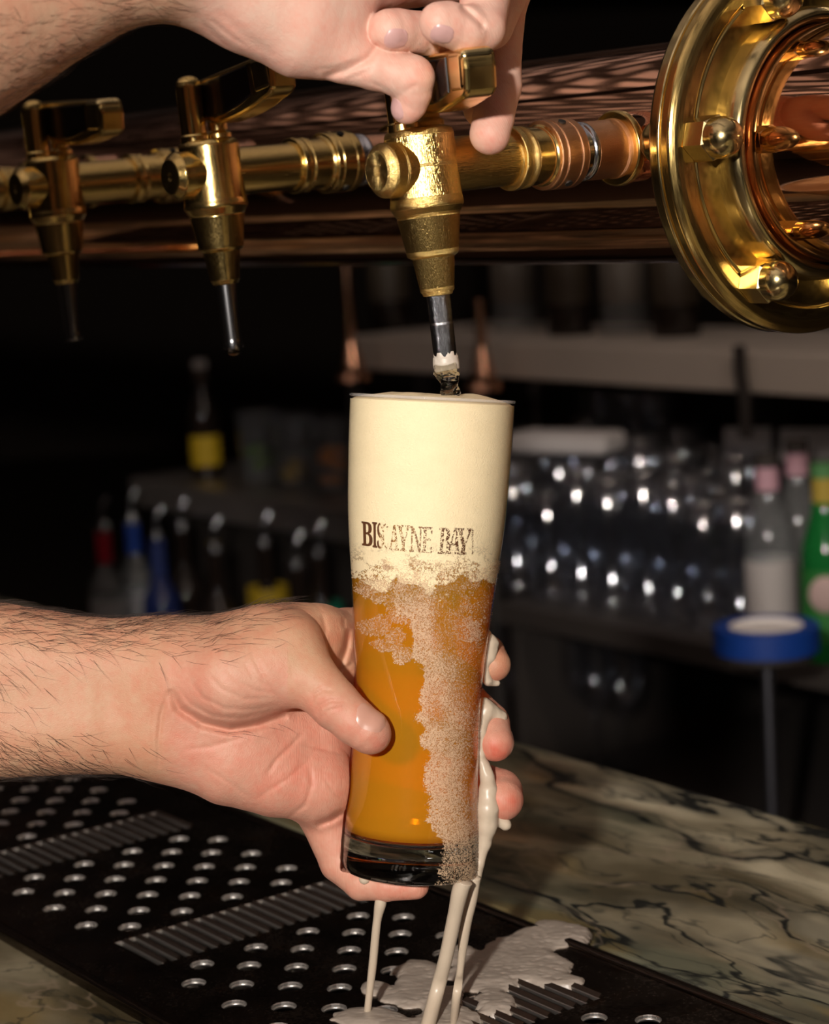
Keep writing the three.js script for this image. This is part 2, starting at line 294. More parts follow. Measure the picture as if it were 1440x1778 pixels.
// ---------------------------------------------------------------- copper beer pipe and its flange
const PN = -0.689, PR = 0.0515, PY = (u) => 1.4185 - (u + 0.7) * 0.011;
const FU = -0.652;                                              // where the flange stands along the bar
function barTube(u0, u1, r, seg = 96) {
  const g = new THREE.CylinderGeometry(r, r, u1 - u0, seg, 1, true); g.rotateZ(-Math.PI / 2); g.translate((u0 + u1) / 2, 0, 0); return g;
}
{
  const p = thing('copper_pipe', 'long polished copper pipe that carries the row of beer taps', 'pipe', bar(0, PY(-0.7), PN), BARTURN);
  p.rotation.order = 'YZX'; 
  part('pipe_wall', barTube(-2.6, FU, PR), copper, p);
  const cap = lathe([[0, 0.012], [0.03, 0.009], [0.048, 0.001], [PR, -0.006]], 64).rotateZ(Math.PI / 2).translate(-2.6, 0, 0);
  part('end_cap', cap, copper, p);
  for (const u of [-2.3, -1.72]) { part('support_post', cyl(0.03, 0.03, PY(-0.7) - 1.05 - PR * 0.9, u, -(PY(-0.7) - 1.05), 0), copper, p); part('post_foot', turned([[0, 0.012], [0.036, 0.012], [0.052, 0.008], [0.055, 0.0], [0, 0]], 48).translate(u, -(PY(-0.7) - 1.05), 0), brass, p); }
}
{
  const f = thing('pipe_flange', 'bolted brass flange with domed nuts joining two copper pipes', 'flange', bar(FU, PY(FU) , PN), BARTURN);
  const FR = 0.0825;
  const ax = (g) => g.rotateZ(-Math.PI / 2);                     // lathe axis y -> +x (along the bar, towards the viewer)
  const flat = (g) => { const k = g.toNonIndexed(); k.computeVertexNormals(); return k; };
  part('back_ring', ax(turned([[PR, -0.003], [0.07, -0.003], [0.0805, -0.0015], [FR, 0.0], [FR, 0.0052], [FR - 0.0008, 0.0058], [0.05, 0.0058]], 128, 0.0006)), brassPale, f);
  part('gasket', ax(turned([[0.05, 0.0056], [FR - 0.0016, 0.0056], [FR - 0.0016, 0.0068], [0.05, 0.0068]], 128)), std({ color: lin(0.25, 0.2, 0.1), metalness: 0.6, roughness: 0.6 }), f);
  part('front_ring', ax(turned([[0.05, 0.0066], [FR - 0.0008, 0.0066], [FR, 0.0072], [FR, 0.0112], [FR - 0.0008, 0.0122], [0.0798, 0.0138], [0.0765, 0.0148], [0.0712, 0.015], [0.0707, 0.0143], [0.07, 0.0143], [0.0695, 0.015], [0.058, 0.0153]], 128, 0.0005)), brass, f);
  part('raised_bead', ax(lathe([[0.0592, 0.0145], [0.059, 0.02], [0.0585, 0.0238], [0.0572, 0.0266], [0.0552, 0.028], [0.0532, 0.0272], [0.0521, 0.0255], [0.0515, 0.0235]], 128)), brassPale, f);
  part('pipe_wall', barTube(0.02, 0.75, PR), copper, f, 'copper pipe running on towards the viewer');
  for (let k = 0; k < 6; k++) {
    const a = k * Math.PI / 3 + 0.07, r = 0.0682, y = Math.sin(a) * r, z = Math.cos(a) * r;
    const nut = part('domed_nut', merge([flat(new THREE.CylinderGeometry(0.0098, 0.0098, 0.0105, 6)).rotateZ(-Math.PI / 2).translate(0.0203, 0, 0), flat(new THREE.CylinderGeometry(0.0082, 0.0098, 0.0014, 6)).rotateZ(-Math.PI / 2).translate(0.0262, 0, 0)]), brassPale, f);
    nut.position.set(0, y, z); nut.rotation.x = -a + 0.35;
    const dome = []; for (let i = 0; i <= 14; i++) { const t = i / 14 * Math.PI / 2; dome.push([0.0087 * Math.cos(t), 0.003 + 0.0087 * Math.sin(t)]); }
    part('dome', ax(lathe([[0.0087, 0], ...dome], 48)).translate(0.0262, 0, 0), brassPale, nut);
    const bd = []; for (let i = 0; i <= 10; i++) { const t = i / 10 * Math.PI / 2; bd.push([0.0095 * Math.cos(t), 0.006 + 0.008 * Math.sin(t)]); }
    const back = part('bolt_head', ax(lathe([[0.0095, 0], ...bd], 32)).rotateY(Math.PI).translate(-0.002, 0, 0), brass, f); back.position.set(0, y, z);
  }
}

// ---------------------------------------------------------------- beer taps
const q = 0.00024;                                               // metres per photo pixel at the near tap
const BT = (365 - 226) * q;                                      // top of the tap body above its collar
const tapM = { clear: { body: brass, spout: chrome }, wet: { body: frosted, spout: chromeWet } };
const handleShape = (() => {
  const s = new THREE.Shape(); s.moveTo(-0.014, 0.013); s.lineTo(0.054, 0.013); s.quadraticCurveTo(0.061, 0.012, 0.061, 0.005); s.lineTo(0.06, -0.003); s.quadraticCurveTo(0.058, -0.0062, 0.05, -0.0068);
  s.quadraticCurveTo(0.03, -0.0115, 0.008, -0.0098); s.quadraticCurveTo(-0.012, -0.006, -0.015, 0.002); s.quadraticCurveTo(-0.016, 0.012, -0.014, 0.013); return s;
})();
const handleG = new THREE.ExtrudeGeometry(handleShape, { depth: 0.0095, bevelEnabled: true, bevelSize: 0.0022, bevelThickness: 0.0022, bevelSegments: 4, bevelOffset: -0.0022, curveSegments: 16 }).translate(0, 0, -0.00475);
const inlayShape = (() => { const s = new THREE.Shape(); s.moveTo(-0.006, 0.0098); s.lineTo(0.042, 0.0098); s.lineTo(0.042, -0.0025); s.quadraticCurveTo(0.026, -0.0075, 0.006, -0.0058); s.quadraticCurveTo(-0.005, -0.003, -0.0075, 0.003); s.quadraticCurveTo(-0.008, 0.0098, -0.006, 0.0098); return s; })();
const inlayG = new THREE.ExtrudeGeometry(inlayShape, { depth: 0.0138, bevelEnabled: true, bevelSize: 0.0008, bevelThickness: 0.0008, bevelSegments: 2, curveSegments: 14 }).translate(0, 0, -0.0069);
const capG = rbox(0.0165, 0.0172, 0.0152, 0.0035, 0.0518, 0.0045, 0, 4);
function tapBody(wet) {
  const r = (a) => a.map(([x, y]) => [x * q, (365 - y) * q]);
  return {
    body: turned(r([[0, 224], [46, 224], [57, 228], [60.5, 236], [61, 290], [62.5, 345], [64, 352], [64, 358], [56, 372], [54, 374]]).reverse(), 72),
    upper_cone: turned(r([[54, 373], [55, 375], [45.5, 436], [45, 441], [37, 446]]).reverse(), 64),
    lower_cone: turned(r([[37, 445], [30, 500], [29.5, 504], [26.5, 506], [26, 511], [20, 511]]).reverse(), 64),
    spout: turned(r([[19, 640], [20, 640], [20.5, 634], [20.5, 626], [20, 622], [20.5, 560], [21, 508], [0, 508]]), 48, 0.0003),
    bore: new THREE.CylinderGeometry(18.5 * q, 18.5 * q, 20 * q, 32, 1, true).translate(0, (365 - 630) * q, 0),
    knob: turned([[0.0, 0.0226], [0.0012, 0.0226], [0.0019, 0.0232], [0.0082, 0.0234], [0.0112, 0.0203], [0.0113, 0.015], [0.0113, 0.006]].reverse(), 56),
    shank: turned([[0.0114, 0.008], [0.0114, 0.0445], [0.0114, 0.045], [0.0136, 0.0452], [0.0137, 0.0485], [0.0127, 0.0495], [0.0127, 0.051], [0.0133, 0.0515], [0.0133, 0.053]], 64, 0.0003),
    coupling: turned([[0.0124, 0.0525], [0.0124, 0.0625], [0.0134, 0.0632], [0.0134, 0.0645]], 64, 0.0003),
    nut: turned([[0.0128, 0.0632], [0.0149, 0.0636], [0.015, 0.0666], [0.0147, 0.0668], [0.0147, 0.067], [0.0151, 0.0673], [0.0151, 0.0745], [0.0148, 0.0747], [0.0148, 0.0749], [0.0151, 0.0752], [0.015, 0.0788], [0.0144, 0.0795], [0.011, 0.0795]], 72, 0.0003),
    steel_ring: turned([[0.0116, 0.079], [0.0118, 0.0845], [0.0127, 0.085], [0.013, 0.0862], [0.0126, 0.0872]], 64, 0.0003),
    sleeve: turned([[0.0128, 0.087], [0.0128, 0.1035], [0.0132, 0.104], [0.0132, 0.106]], 64, 0.0003),
    collar: turned([[0.0125, 0.1055], [0.0162, 0.1058], [0.0166, 0.1065], [0.0166, 0.1092], [0.016, 0.11], [0.0125, 0.11]], 64, 0.0003),
    boss: lathe([[0.0154, 0.1095], [0.0154, 0.128]], 64),
  };
}
const TG = tapBody();
const SH = 0.0178;                                               // height of shank and knob above the collar
function makeTap(label, u, y, wet, lever, lean = 0) {
  const t = thing('beer_tap', label, 'beer tap', bar(u, y, -0.5185), BARTURN, undefined);
  t.rotation.order = 'YXZ'; t.rotation.x = 0.035; t.rotation.z = lean;
  const m = wet ? tapM.wet : tapM.clear;
  part('body', TG.body, m.body, t); part('upper_cone', TG.upper_cone, m.body, t); part('lower_cone', TG.lower_cone, m.body, t);
  const sp = part('spout', TG.spout, m.spout, t, 'chrome spout'); part('bore', TG.bore, gapDark, sp);
  const kn = part('knob', alongZ(TG.knob.clone()), m.body, t, 'round brass adjuster knob'); kn.position.y = SH;
  for (const [name, mat] of [['shank', m.body], ['coupling', brass], ['nut', wet ? copperDull : brass], ['steel_ring', chrome], ['sleeve', wet ? copperDull : copper], ['collar', brass], ['boss', copper]]) {
    const o = part(name, alongZ(TG[name].clone(), -1), mat, t, name === 'steel_ring' ? 'bright steel ring' : name === 'boss' ? 'copper boss of the pipe' : undefined); o.position.y = SH;
    if (name === 'nut') for (const [a, x] of [[0.55, 0.0708], [2.6, 0.0708], [4.5, 0.0708]]) { const h = part('spanner_hole', new THREE.CylinderGeometry(0.0017, 0.0017, 0.003, 20).rotateX(Math.PI / 2), gapDark, o); h.position.set(Math.sin(a) * 0.0142, Math.cos(a) * 0.0142, -x); h.lookAt(h.getWorldPosition(new THREE.Vector3())); h.rotation.set(-a * 0 , 0, 0); h.rotation.set(0, 0, -a); h.rotateX(Math.PI / 2); }
  }
  part('post', turned([[0.0066, 0], [0.0066, 0.003], [0.0061, 0.0034], [0.0061, 0.026], [0.0056, 0.0285], [0.0042, 0.0302], [0.002, 0.031], [0, 0.0311]], 48).translate(0, BT - 0.0005, 0.0072), wet ? brass : m.body, t);
  part('lever_stem', turned([[0.0062, 0], [0.0062, 0.0036], [0.0046, 0.0042], [0.0046, 0.012]], 40).translate(0, BT - 0.0005, -0.0062), m.body, t);
  const h = part('lever', handleG, brass, t); h.position.set(0.002, BT + 0.0158, -0.0062); h.rotation.set(0, lever[0], lever[1], 'YZX');
  part('inlay', inlayG, blackInlay, h, 'glossy black inlay'); part('end_cap', capG, brassPale, h, 'brass end cap');
  return t;
}
const Y3 = 1.4, UT = [-0.6918, -0.8595, -1.0245, -1.19];
const tapNear = makeTap('frosted brass beer tap, its lever held by a hand, pouring into the glass', UT[0], Y3, true, [-0.3, -0.06], 0.06);
{ // froth left on the spout that is pouring
  const g = turned([[0.0053, -0.0015], [0.0056, 0.001], [0.0054, 0.0035], [0.0051, 0.006]], 48), p = g.attributes.position; for (let i = 0; i < p.count; i++) { const a = Math.atan2(p.getX(i), p.getZ(i)), k = 1 + 0.09 * (fbm(Math.cos(a) * 5, Math.sin(a) * 5, p.getY(i) * 700, 3) - 0.5) - (p.getY(i) > 0.004 ? 0.1 * noise3(Math.cos(a) * 3 + 9, Math.sin(a) * 3, 1) : 0); p.setX(i, p.getX(i) * k); p.setZ(i, p.getZ(i) * k); }
  g.computeVertexNormals(); const f = part('froth', g, std({ color: lin(0.6, 0.54, 0.46), roughness: 0.4 }), tapNear, 'froth clinging to the spout'); f.position.y = (365 - 634) * q;
}
const tapMid = makeTap('shiny brass beer tap with its lever tilted up and a drop hanging from the spout', UT[1], Y3 + 0.0042, false, [0, 0.09], 0.04);
makeTap('dim brass beer tap in the arm\'s shadow, its black-inlaid lever level', UT[2], Y3 + 0.0042, false, [0, -0.06], 0.02);
makeTap('brass beer tap mostly hidden past the dim one, only its couplings showing', UT[3], Y3 + 0.0042, false, [0, 0]);

// ---------------------------------------------------------------- the glass of beer
const rimC = at(751, 690, 0.88);
const GA = (() => {                                              // axis of the glass: square to the line of sight at its rim, leaning as in the photograph
  const d = ray(751, 690); let best = null, e = 1e9;
  for (let k = -0.2; k <= 0.2; k += 0.0005) { const a = new THREE.Vector3().addScaledVector(D, 1).addScaledVector(R, k); a.addScaledVector(d, -a.dot(d) / d.lengthSq()).normalize(); const b = toPx(rimC.clone().addScaledVector(a, 0.2035)); const q = Math.abs(b[0] - 711); if (q < e) { e = q; best = a; } }
  return best.negate();
})();
const GH = 0.2035, GB = rimC.clone().addScaledVector(GA, -GH);
const GZ = C.clone().sub(GB); GZ.addScaledVector(GA, -GZ.dot(GA)).normalize();
const GX = new THREE.Vector3().crossVectors(GA, GZ);
const GM = new THREE.Matrix4().makeBasis(GX, GA, GZ).setPosition(GB);
const gProf = [[0, 0.0291], [0.0035, 0.0293], [0.012, 0.0291], [0.0233, 0.0286], [0.042, 0.0276], [0.058, 0.0271], [0.07, 0.027], [0.0802, 0.0272], [0.105, 0.0291], [0.1272, 0.0313], [0.152, 0.0337], [0.179, 0.0348], [0.2035, 0.0352]];
function gR(t) {
  const p = gProf; let i = 0; while (i < p.length - 2 && t > p[i + 1][0]) i++;
  const [t1, r1] = p[i], [t2, r2] = p[i + 1], [t0, r0] = p[i - 1] ?? [t1 - (t2 - t1), r1 - (r2 - r1)], [t3, r3] = p[i + 2] ?? [t2 + (t2 - t1), r2 + (r2 - r1)];
  const s = clamp((t - t1) / (t2 - t1)), h = t2 - t1, m1 = (r2 - r0) / (t2 - t0) * h, m2 = (r3 - r1) / (t3 - t1) * h;
  return r1 * (2 * s ** 3 - 3 * s * s + 1) + m1 * (s ** 3 - 2 * s * s + s) + r2 * (-2 * s ** 3 + 3 * s * s) + m2 * (s ** 3 - s * s);
}
const gPt = (phi, t, o = 0) => new THREE.Vector3(Math.sin(phi) * (gR(t) + o), t, Math.cos(phi) * (gR(t) + o)).applyMatrix4(GM);
// a sheet round the glass axis, offset o from its outer wall; uv runs 0..1 over the sheet
function sheet(t0, t1, o, p0 = -Math.PI, p1 = Math.PI, nt = 60, np = 96) {
  const pos = [], uv = [], idx = [], nor = [];
  for (let j = 0; j <= nt; j++) for (let i = 0; i <= np; i++) {
    const t = t0 + (t1 - t0) * j / nt, f = p0 + (p1 - p0) * i / np, r = gR(t) + o, dr = (gR(t + 0.0005) - gR(t - 0.0005)) / 0.001, l = Math.hypot(1, dr);
    pos.push(Math.sin(f) * r, t, Math.cos(f) * r); nor.push(Math.sin(f) / l, -dr / l, Math.cos(f) / l); uv.push(i / np, j / nt);
    if (i < np && j < nt) { const a = j * (np + 1) + i; idx.push(a, a + 1, a + np + 2, a, a + np + 2, a + np + 1); }
  }
  const g = new THREE.BufferGeometry(); g.setAttribute('position', new THREE.Float32BufferAttribute(pos, 3)); g.setAttribute('normal', new THREE.Float32BufferAttribute(nor, 3)); g.setAttribute('uv', new THREE.Float32BufferAttribute(uv, 2)); g.setIndex(idx);
  return g;
}
const onGlass = (o) => { o.applyMatrix4(GM); return o; };
const wallGlass = phy({ color: lin(1, 1, 1), roughness: 0.02, transmission: 1, thickness: 0, ior: 1.5 });
const solidGlass = phy({ color: lin(0.97, 0.98, 0.97), roughness: 0.0, transmission: 1, thickness: 0.02, ior: 1.5 });
const FLOOR = 0.0178;                                            // where the beer starts above the thick glass foot
const glass = thing('beer_glass', 'tall curved beer glass with brown lettering, held under the pouring tap', 'glass');
onGlass(glass);
part('glass_wall', sheet(FLOOR - 0.001, GH - 0.0006, 0), wallGlass, glass);
{
  const pr = [[0, 0.0022], [0.018, 0.0016], [0.0255, 0.0004], [0.0272, 0], [0.0284, 0.0008], [0.0291, 0.0026]];
  for (let t = 0.005; t <= FLOOR - 0.0011; t += 0.0025) pr.push([gR(t), t]);
  pr.push([gR(FLOOR) - 0.0002, FLOOR - 0.001], [gR(FLOOR) - 0.0016, FLOOR - 0.0005], [0.022, FLOOR - 0.0016], [0, FLOOR - 0.0028]);
  part('glass_foot', lathe(pr, 96), solidGlass, glass, 'thick clear glass foot');
  part('rim', new THREE.TorusGeometry(gR(GH) - 0.0005, 0.0007, 10, 120).rotateX(Math.PI / 2).translate(0, GH - 0.0004, 0), phy({ color: lin(1, 1, 1), roughness: 0.02, transmission: 0.85, thickness: 0, ior: 1.5 }), glass);
}
// ---- photo-placed painting on the glass: fn(px, py, phi, t) for every texel
function glassTex(w, h, t0, t1, o, p0, p1, fn) {
  const d = new Uint8Array(w * h * 4);
  for (let j = 0; j < h; j++) for (let i = 0; i < w; i++) {
    const t = t0 + (t1 - t0) * (j + 0.5) / h, f = p0 + (p1 - p0) * (i + 0.5) / w, [x, y] = toPx(gPt(f, t, o)), c = fn(x, y, f, t), k = (j * w + i) * 4;
    d[k] = clamp(c[0]) * 255; d[k + 1] = clamp(c[1]) * 255; d[k + 2] = clamp(c[2]) * 255; d[k + 3] = clamp(c[3] ?? 1) * 255;
  }
  const tx = new THREE.DataTexture(d, w, h); tx.magFilter = THREE.LinearFilter; tx.minFilter = THREE.LinearMipmapLinearFilter; tx.generateMipmaps = true; tx.colorSpace = THREE.SRGBColorSpace; tx.needsUpdate = true; return tx;
}
const polyDist = (pts, x, y) => { let d = 1e9, s = 0; for (let i = 0; i + 1 < pts.length; i++) { const [ax, ay] = pts[i], [bx, by] = pts[i + 1], dx = bx - ax, dy = by - ay, t = clamp(((x - ax) * dx + (y - ay) * dy) / (dx * dx + dy * dy)), e = Math.hypot(x - ax - dx * t, y - ay - dy * t); if (e < d) { d = e; s = i + t; } } return [d, s]; };
// ---- foam head: opaque above, breaking up into clots where it meets the beer
const FT0 = 0.108;
const bubbles = (x, y, k, s) => fbm(x * k, y * k, s, 3);
const edgeLine = [[590, 1000], [618, 1000], [650, 1035], [668, 1040], [690, 1012], [740, 1018], [775, 1024], [800, 1012], [840, 1000], [870, 985], [900, 970]];
const lineY = (p, x) => { let i = 0; while (i < p.length - 2 && x > p[i + 1][0]) i++; const [a, b] = p[i], [c, d] = p[i + 1]; return b + (d - b) * clamp((x - a) / (c - a)); };
const headTex = glassTex(1024, 640, FT0, GH - 0.002, -0.0003, -Math.PI / 2, Math.PI / 2, (x, y) => {
  const n1 = fbm(x * 0.035, y * 0.05, 4, 4) - 0.5, n2 = fbm(x * 0.28, y * 0.28, 8, 2) - 0.5, n3 = noise3(x * 0.7, y * 0.7, 3) - 0.5;
  const lim = lineY(edgeLine, x) + n1 * 90 + n2 * 22, a = step01(6, -4, y - lim);
  // below the print the foam thins out: beer shows through between the bubbles
  const thin = step01(930, 1000, y) * step01(0.46, 0.62, fbm(x * 0.05 + 9, y * 0.06, 17, 3) + 0.10 * step01(660, 860, x)), hole = thin * step01(-0.02, 0.1, n3 + n2 * 0.9 - 0.04);
  const w = 0.02 * n3 + 0.03 * n1;
  return [0.97 + w, 0.905 + w, 0.745 + w, a * (1 - 0.9 * hole)];
});
const foamGrain = speck.clone(); foamGrain.repeat.set(3, 3); foamGrain.needsUpdate = true;
const foamM = std({ map: headTex, transparent: true, roughness: 0.75, bumpMap: foamGrain, bumpScale: 0.00012 });
const head = thing('beer_foam', 'thick cream foam filling the upper half of the glass', 'foam'); onGlass(head);
part('foam_front', sheet(FT0, GH - 0.002, -0.0003, -Math.PI / 2, Math.PI / 2, 60, 60), foamM, head);
const foamPlain = std({ color: lin(0.93, 0.79, 0.51), roughness: 0.8 });
part('foam_back', sheet(0.136, GH - 0.002, -0.0003, Math.PI / 2, Math.PI * 1.5, 40, 60), foamPlain, head);
{
  const pr = []; for (let k = 0; k <= 20; k++) { const r = gR(GH) - 0.0004, x = k / 20; pr.push([r * x, GH - 0.002 + 0.0034 * (1 - x ** 4) + (x > 0.98 ? -0.0004 : 0)]); }
  const g = lathe(pr, 72), p = g.attributes.position;
  for (let i = 0; i < p.count; i++) { const x = p.getX(i), z = p.getZ(i), k = 1 - (Math.hypot(x, z) / 0.035) ** 4; p.setY(i, p.getY(i) + k * (0.0016 * (fbm(x * 120, z * 120, 3, 3) - 0.5) + 0.0012 * Math.exp(-(((x - 0.021) / 0.009) ** 2 + ((z - 0.002) / 0.012) ** 2)))); }
  g.computeVertexNormals(); part('foam_top', g, foamPlain, head);
}
// ---- beer below the foam
const beerM = phy({ color: lin(0.9, 0.43, 0.018), roughness: 0.25, transmission: 0.66, thickness: 0, ior: 1.34, specularIntensity: 0.2 });
{
  const pr = [[0, FLOOR - 0.0022], [0.022, FLOOR - 0.001]]; for (let t = FLOOR + 0.0004; t < 0.145; t += 0.004) pr.push([gR(t) - 0.0005, t]); pr.push([0, 0.145]);
  const g = lathe(pr, 96);
  const b = solo('beer', g, beerM, 'clear amber beer in the lower half of the glass', 'beer'); onGlass(b);
}
// ---- lettering printed on the glass
{
  const t0 = 0.1325, t1 = 0.1525, p0 = -1.1, p1 = 0.75, cw = 2048, ch = 384;
  const cv = document.createElement('canvas'); cv.width = cw; cv.height = ch; const g = cv.getContext('2d');
  const place = (x, y) => { let f = 0, t = 0.142; for (let k = 0; k < 12; k++) { const [a, b] = toPx(gPt(f, t, 0.0002)); f += (x - a) / 140; t -= (y - b) * 0.000247; } return [(f - p0) / (p1 - p0) * cw, (1 - (t - t0) / (t1 - t0)) * ch]; };
  g.clearRect(0, 0, cw, ch); g.fillStyle = '#fff';
  const letters = [['B', 629, 647, 905, 949], ['I', 647, 655, 906, 951], ['S', 655, 666, 907, 953], ['C', 664, 674, 908, 953], ['A', 676, 693, 911, 956], ['Y', 690, 711, 911, 958], ['N', 712, 733, 913, 959], ['E', 733, 750, 914, 960], ['B', 763, 780, 916, 962], ['A', 779, 799, 916, 962], ['Y', 794, 816, 917, 963]];
  g.textBaseline = 'alphabetic';
  for (const [c, x0, x1, y0, y1] of letters) {
    const [ax, ay] = place(x0, y0), [bx, by] = place(x1, y1), [cx, cy] = place(x0, y1);
    g.font = 'bold 200px serif'; const m = g.measureText(c), w = m.actualBoundingBoxRight + m.actualBoundingBoxLeft || m.width, h = (m.actualBoundingBoxAscent || 140) + (m.actualBoundingBoxDescent || 0);
    g.save(); g.translate(Math.min(ax, cx), by); g.transform((bx - Math.min(ax, cx)) / w, 0, 0, (by - ay) / h, 0, 0); g.fillText(c, m.actualBoundingBoxLeft || 0, -(m.actualBoundingBoxDescent || 0)); g.restore();
  }
  { const [ax, ay] = place(822, 962), [bx, by] = place(822, 918); g.save(); g.translate(ax, ay); g.rotate(-Math.PI / 2 + Math.atan2(bx - ax, ay - by)); g.font = 'bold 60px sans-serif'; const w = g.measureText('BREWING').width; g.scale((ay - by) / w, 0.62); g.fillText('BREWING', 0, 0); g.restore(); }
  const im = g.getImageData(0, 0, cw, ch).data, d = new Uint8Array(cw * ch * 4), rg = new Uint8Array(cw * ch * 4);
  for (let j = 0; j < ch; j++) for (let i = 0; i < cw; i++) {
    const k = (j * cw + i) * 4, o = ((ch - 1 - j) * cw + i) * 4, f = p0 + (p1 - p0) * (i + 0.5) / cw, x = 744 + 133 * Math.sin(f);
    const worn = step01(665, 671, x), gone = step01(667, 673, x) * (1 - step01(676, 690, x)), n = noise3(i * 0.09, j * 0.14, 5) * 0.6 + noise3(i * 0.21, j * 0.3, 8) * 0.4, lost = worn * step01(0.48, 0.55, n + 0.12 * gone + 0.02), gold = worn * (1 - step01(700, 800, x)) * step01(0.36, 0.42, noise3(i * 0.16 + 40, j * 0.2, 2)) * 0.7;
    const br = [0.36, 0.22, 0.13], go = [0.78, 0.6, 0.32];
    for (let q2 = 0; q2 < 3; q2++) d[o + q2] = 255 * (br[q2] + (go[q2] - br[q2]) * gold);
    d[o + 3] = im[k + 3] * (1 - lost);
  }
  const tx = new THREE.DataTexture(d, cw, ch); tx.magFilter = THREE.LinearFilter; tx.minFilter = THREE.LinearMipmapLinearFilter; tx.generateMipmaps = true; tx.colorSpace = THREE.SRGBColorSpace; tx.needsUpdate = true;
  part('printed_lettering', sheet(t0, t1, 0.0002, p0, p1, 16, 60), std({ map: tx, transparent: true, roughness: 0.5 }), glass, 'worn brown lettering printed on the glass');
}
// ---- foam running down the outside of the glass
{
  const t0 = 0.0006, t1 = 0.137, p0 = -1.45, p1 = 1.5;
  const left = [[660, 900], [672, 985], [700, 1070], [722, 1150], [732, 1220], [738, 1300], [745, 1400], [758, 1450], [768, 1500], [772, 1560]];
  const clots = [[655, 1090, 30, 14], [690, 1105, 22, 20], [672, 1120, 30, 12], [700, 1135, 20, 16], [668, 1075, 18, 10], [640, 1020, 26, 22], [655, 1035, 16, 12], [730, 1010, 70, 26], [790, 1000, 60, 22], [840, 990, 34, 18], [770, 1050, 60, 26], [700, 1050, 30, 40], [800, 1090, 40, 26]];
  const leftX = (y) => { let i = 0; while (i < left.length - 2 && y > left[i + 1][1]) i++; const [a, b] = left[i], [c, d] = left[i + 1]; return a + (c - a) * clamp((y - b) / (d - b)); };
  const film = glassTex(1300, 1600, t0, t1, 0.0004, p0, p1, (x, y) => {
    const e = x - leftX(y), n1 = fbm(x * 0.045, y * 0.045, 14, 4) - 0.5, n0 = fbm(x * 0.018, y * 0.012, 24, 3) - 0.5, n2 = noise3(x * 1.0, y * 1.0, 6) - 0.5, n3 = noise3(x * 0.5, y * 0.5, 16) - 0.5, n4 = noise3(x * 1.7, y * 1.7, 36) - 0.5;
    const on = step01(-3, 5, e + n1 * 46 + n3 * 8);                                     // ragged edge on the left of the run
    const body = clamp(0.95 - 0.62 * step01(40, 112, e + n1 * 50) + n0 * 0.9 + n1 * 0.5);   // thinner towards the right
    let c = -9; for (const [cx, cy, rx, ry] of clots) c = Math.max(c, 1 - Math.hypot((x - cx) / rx, (y - cy) / ry));
    const clot = step01(-0.02, 0.1, c + n1 * 1.3 + n3 * 0.4 - 0.02) * clamp(0.8 + n0 + n1 * 0.5);
    const gr = n2 * 0.55 + n3 * 0.35 + n4 * 0.5, cov = Math.max(on * body * 0.8, clot * 0.72) * step01(940, 1010, y + n1 * 80), a = cov <= 0.02 ? 0 : clamp(step01(-0.16, 0.3, gr + (cov - 0.52) * 0.75) * (0.48 + 0.46 * cov));
    const w = 0.05 * n2 + 0.06 * n1;
    return [0.82 + w, 0.70 + w, 0.565 + w, a];
  });
  const f = solo('foam_runoff', sheet(t0, t1, 0.0004, p0, p1, 60, 72), std({ map: film, transparent: true, roughness: 0.7 }), 'streak of beige foam clinging to the front of the glass', 'foam'); onGlass(f);
}

// ---------------------------------------------------------------- the barman's two arms
const PX = 0.0002444;
// a body from chains: core chains melt together (kc), limbs melt into the core (kl) but not into one another
function bodySDF({ core, kc, limbs, kl, creases, grain, holes }) {
  const cf = core.map(chain), lf = limbs.map(chain);
  const bounds = (chs, m) => { const b = [1e9, 1e9, 1e9, -1e9, -1e9, -1e9]; for (const c of chs) for (const [p, r] of c) for (let k = 0; k < 3; k++) { b[k] = Math.min(b[k], p[k] - r - m); b[k + 3] = Math.max(b[k + 3], p[k] + r + m); } return b; };
  const plain = (x, y, z) => {
    let c = 1e9; for (const f of cf) c = smin(c, f(x, y, z), kc);
    let d = c; for (let i = 0; i < lf.length; i++) d = Math.min(d, smin(c, lf[i](x, y, z), kl[i] ?? kl[0]));
    return d;
  };
  const f = (x, y, z) => {
    let d = plain(x, y, z);
    if (Math.abs(d) < 0.006) {
      const px = 720 + FP * x / z, py = 889 + FP * y / z;
      for (const c of creases) { if (px < c.x0 || px > c.x1 || py < c.y0 || py > c.y1 || (c.z && (z < c.z[0] || z > c.z[1]))) continue; const [e, s] = polyDist(c.p, px, py), n = c.p.length - 1, end = Math.min(1, s / (0.25 * n), (n - s) / (0.25 * n)); if (e < c.w * 3) d += c.d * Math.exp(-(e / c.w) * (e / c.w)) * Math.max(0, end) ** 0.6 - (c.lip ?? 0) * c.d * Math.exp(-(((e - c.w * 2) / c.w) ** 2)) * Math.max(0, end); }
      d += grain(x, y, z);
    }
    return d;
  };
  f.plain = plain; f.box = bounds([...core, ...limbs], 0.006);
  return f;
}
const crease = (pts, w, d, o = {}) => { const xs = pts.map((p) => p[0]), ys = pts.map((p) => p[1]); return { p: pts, w: d > 8 ? w * 1.9 : w * 1.5, d: (d > 8 ? 0.75 : 0.42) * d * PX, x0: Math.min(...xs) - 5 * w, x1: Math.max(...xs) + 5 * w, y0: Math.min(...ys) - 5 * w, y1: Math.max(...ys) + 5 * w, ...o }; };
const skinFine = grey(512, 512, (u, v) => { const a = tnoise(u, v, 96, 51), b = tnoise(u, v, 160, 57), r = Math.abs(tfbm(u, v, 40, 63, 2) - 0.5) * 2; return clamp(0.35 + 0.3 * a + 0.25 * b + 0.35 * r - 0.2); });
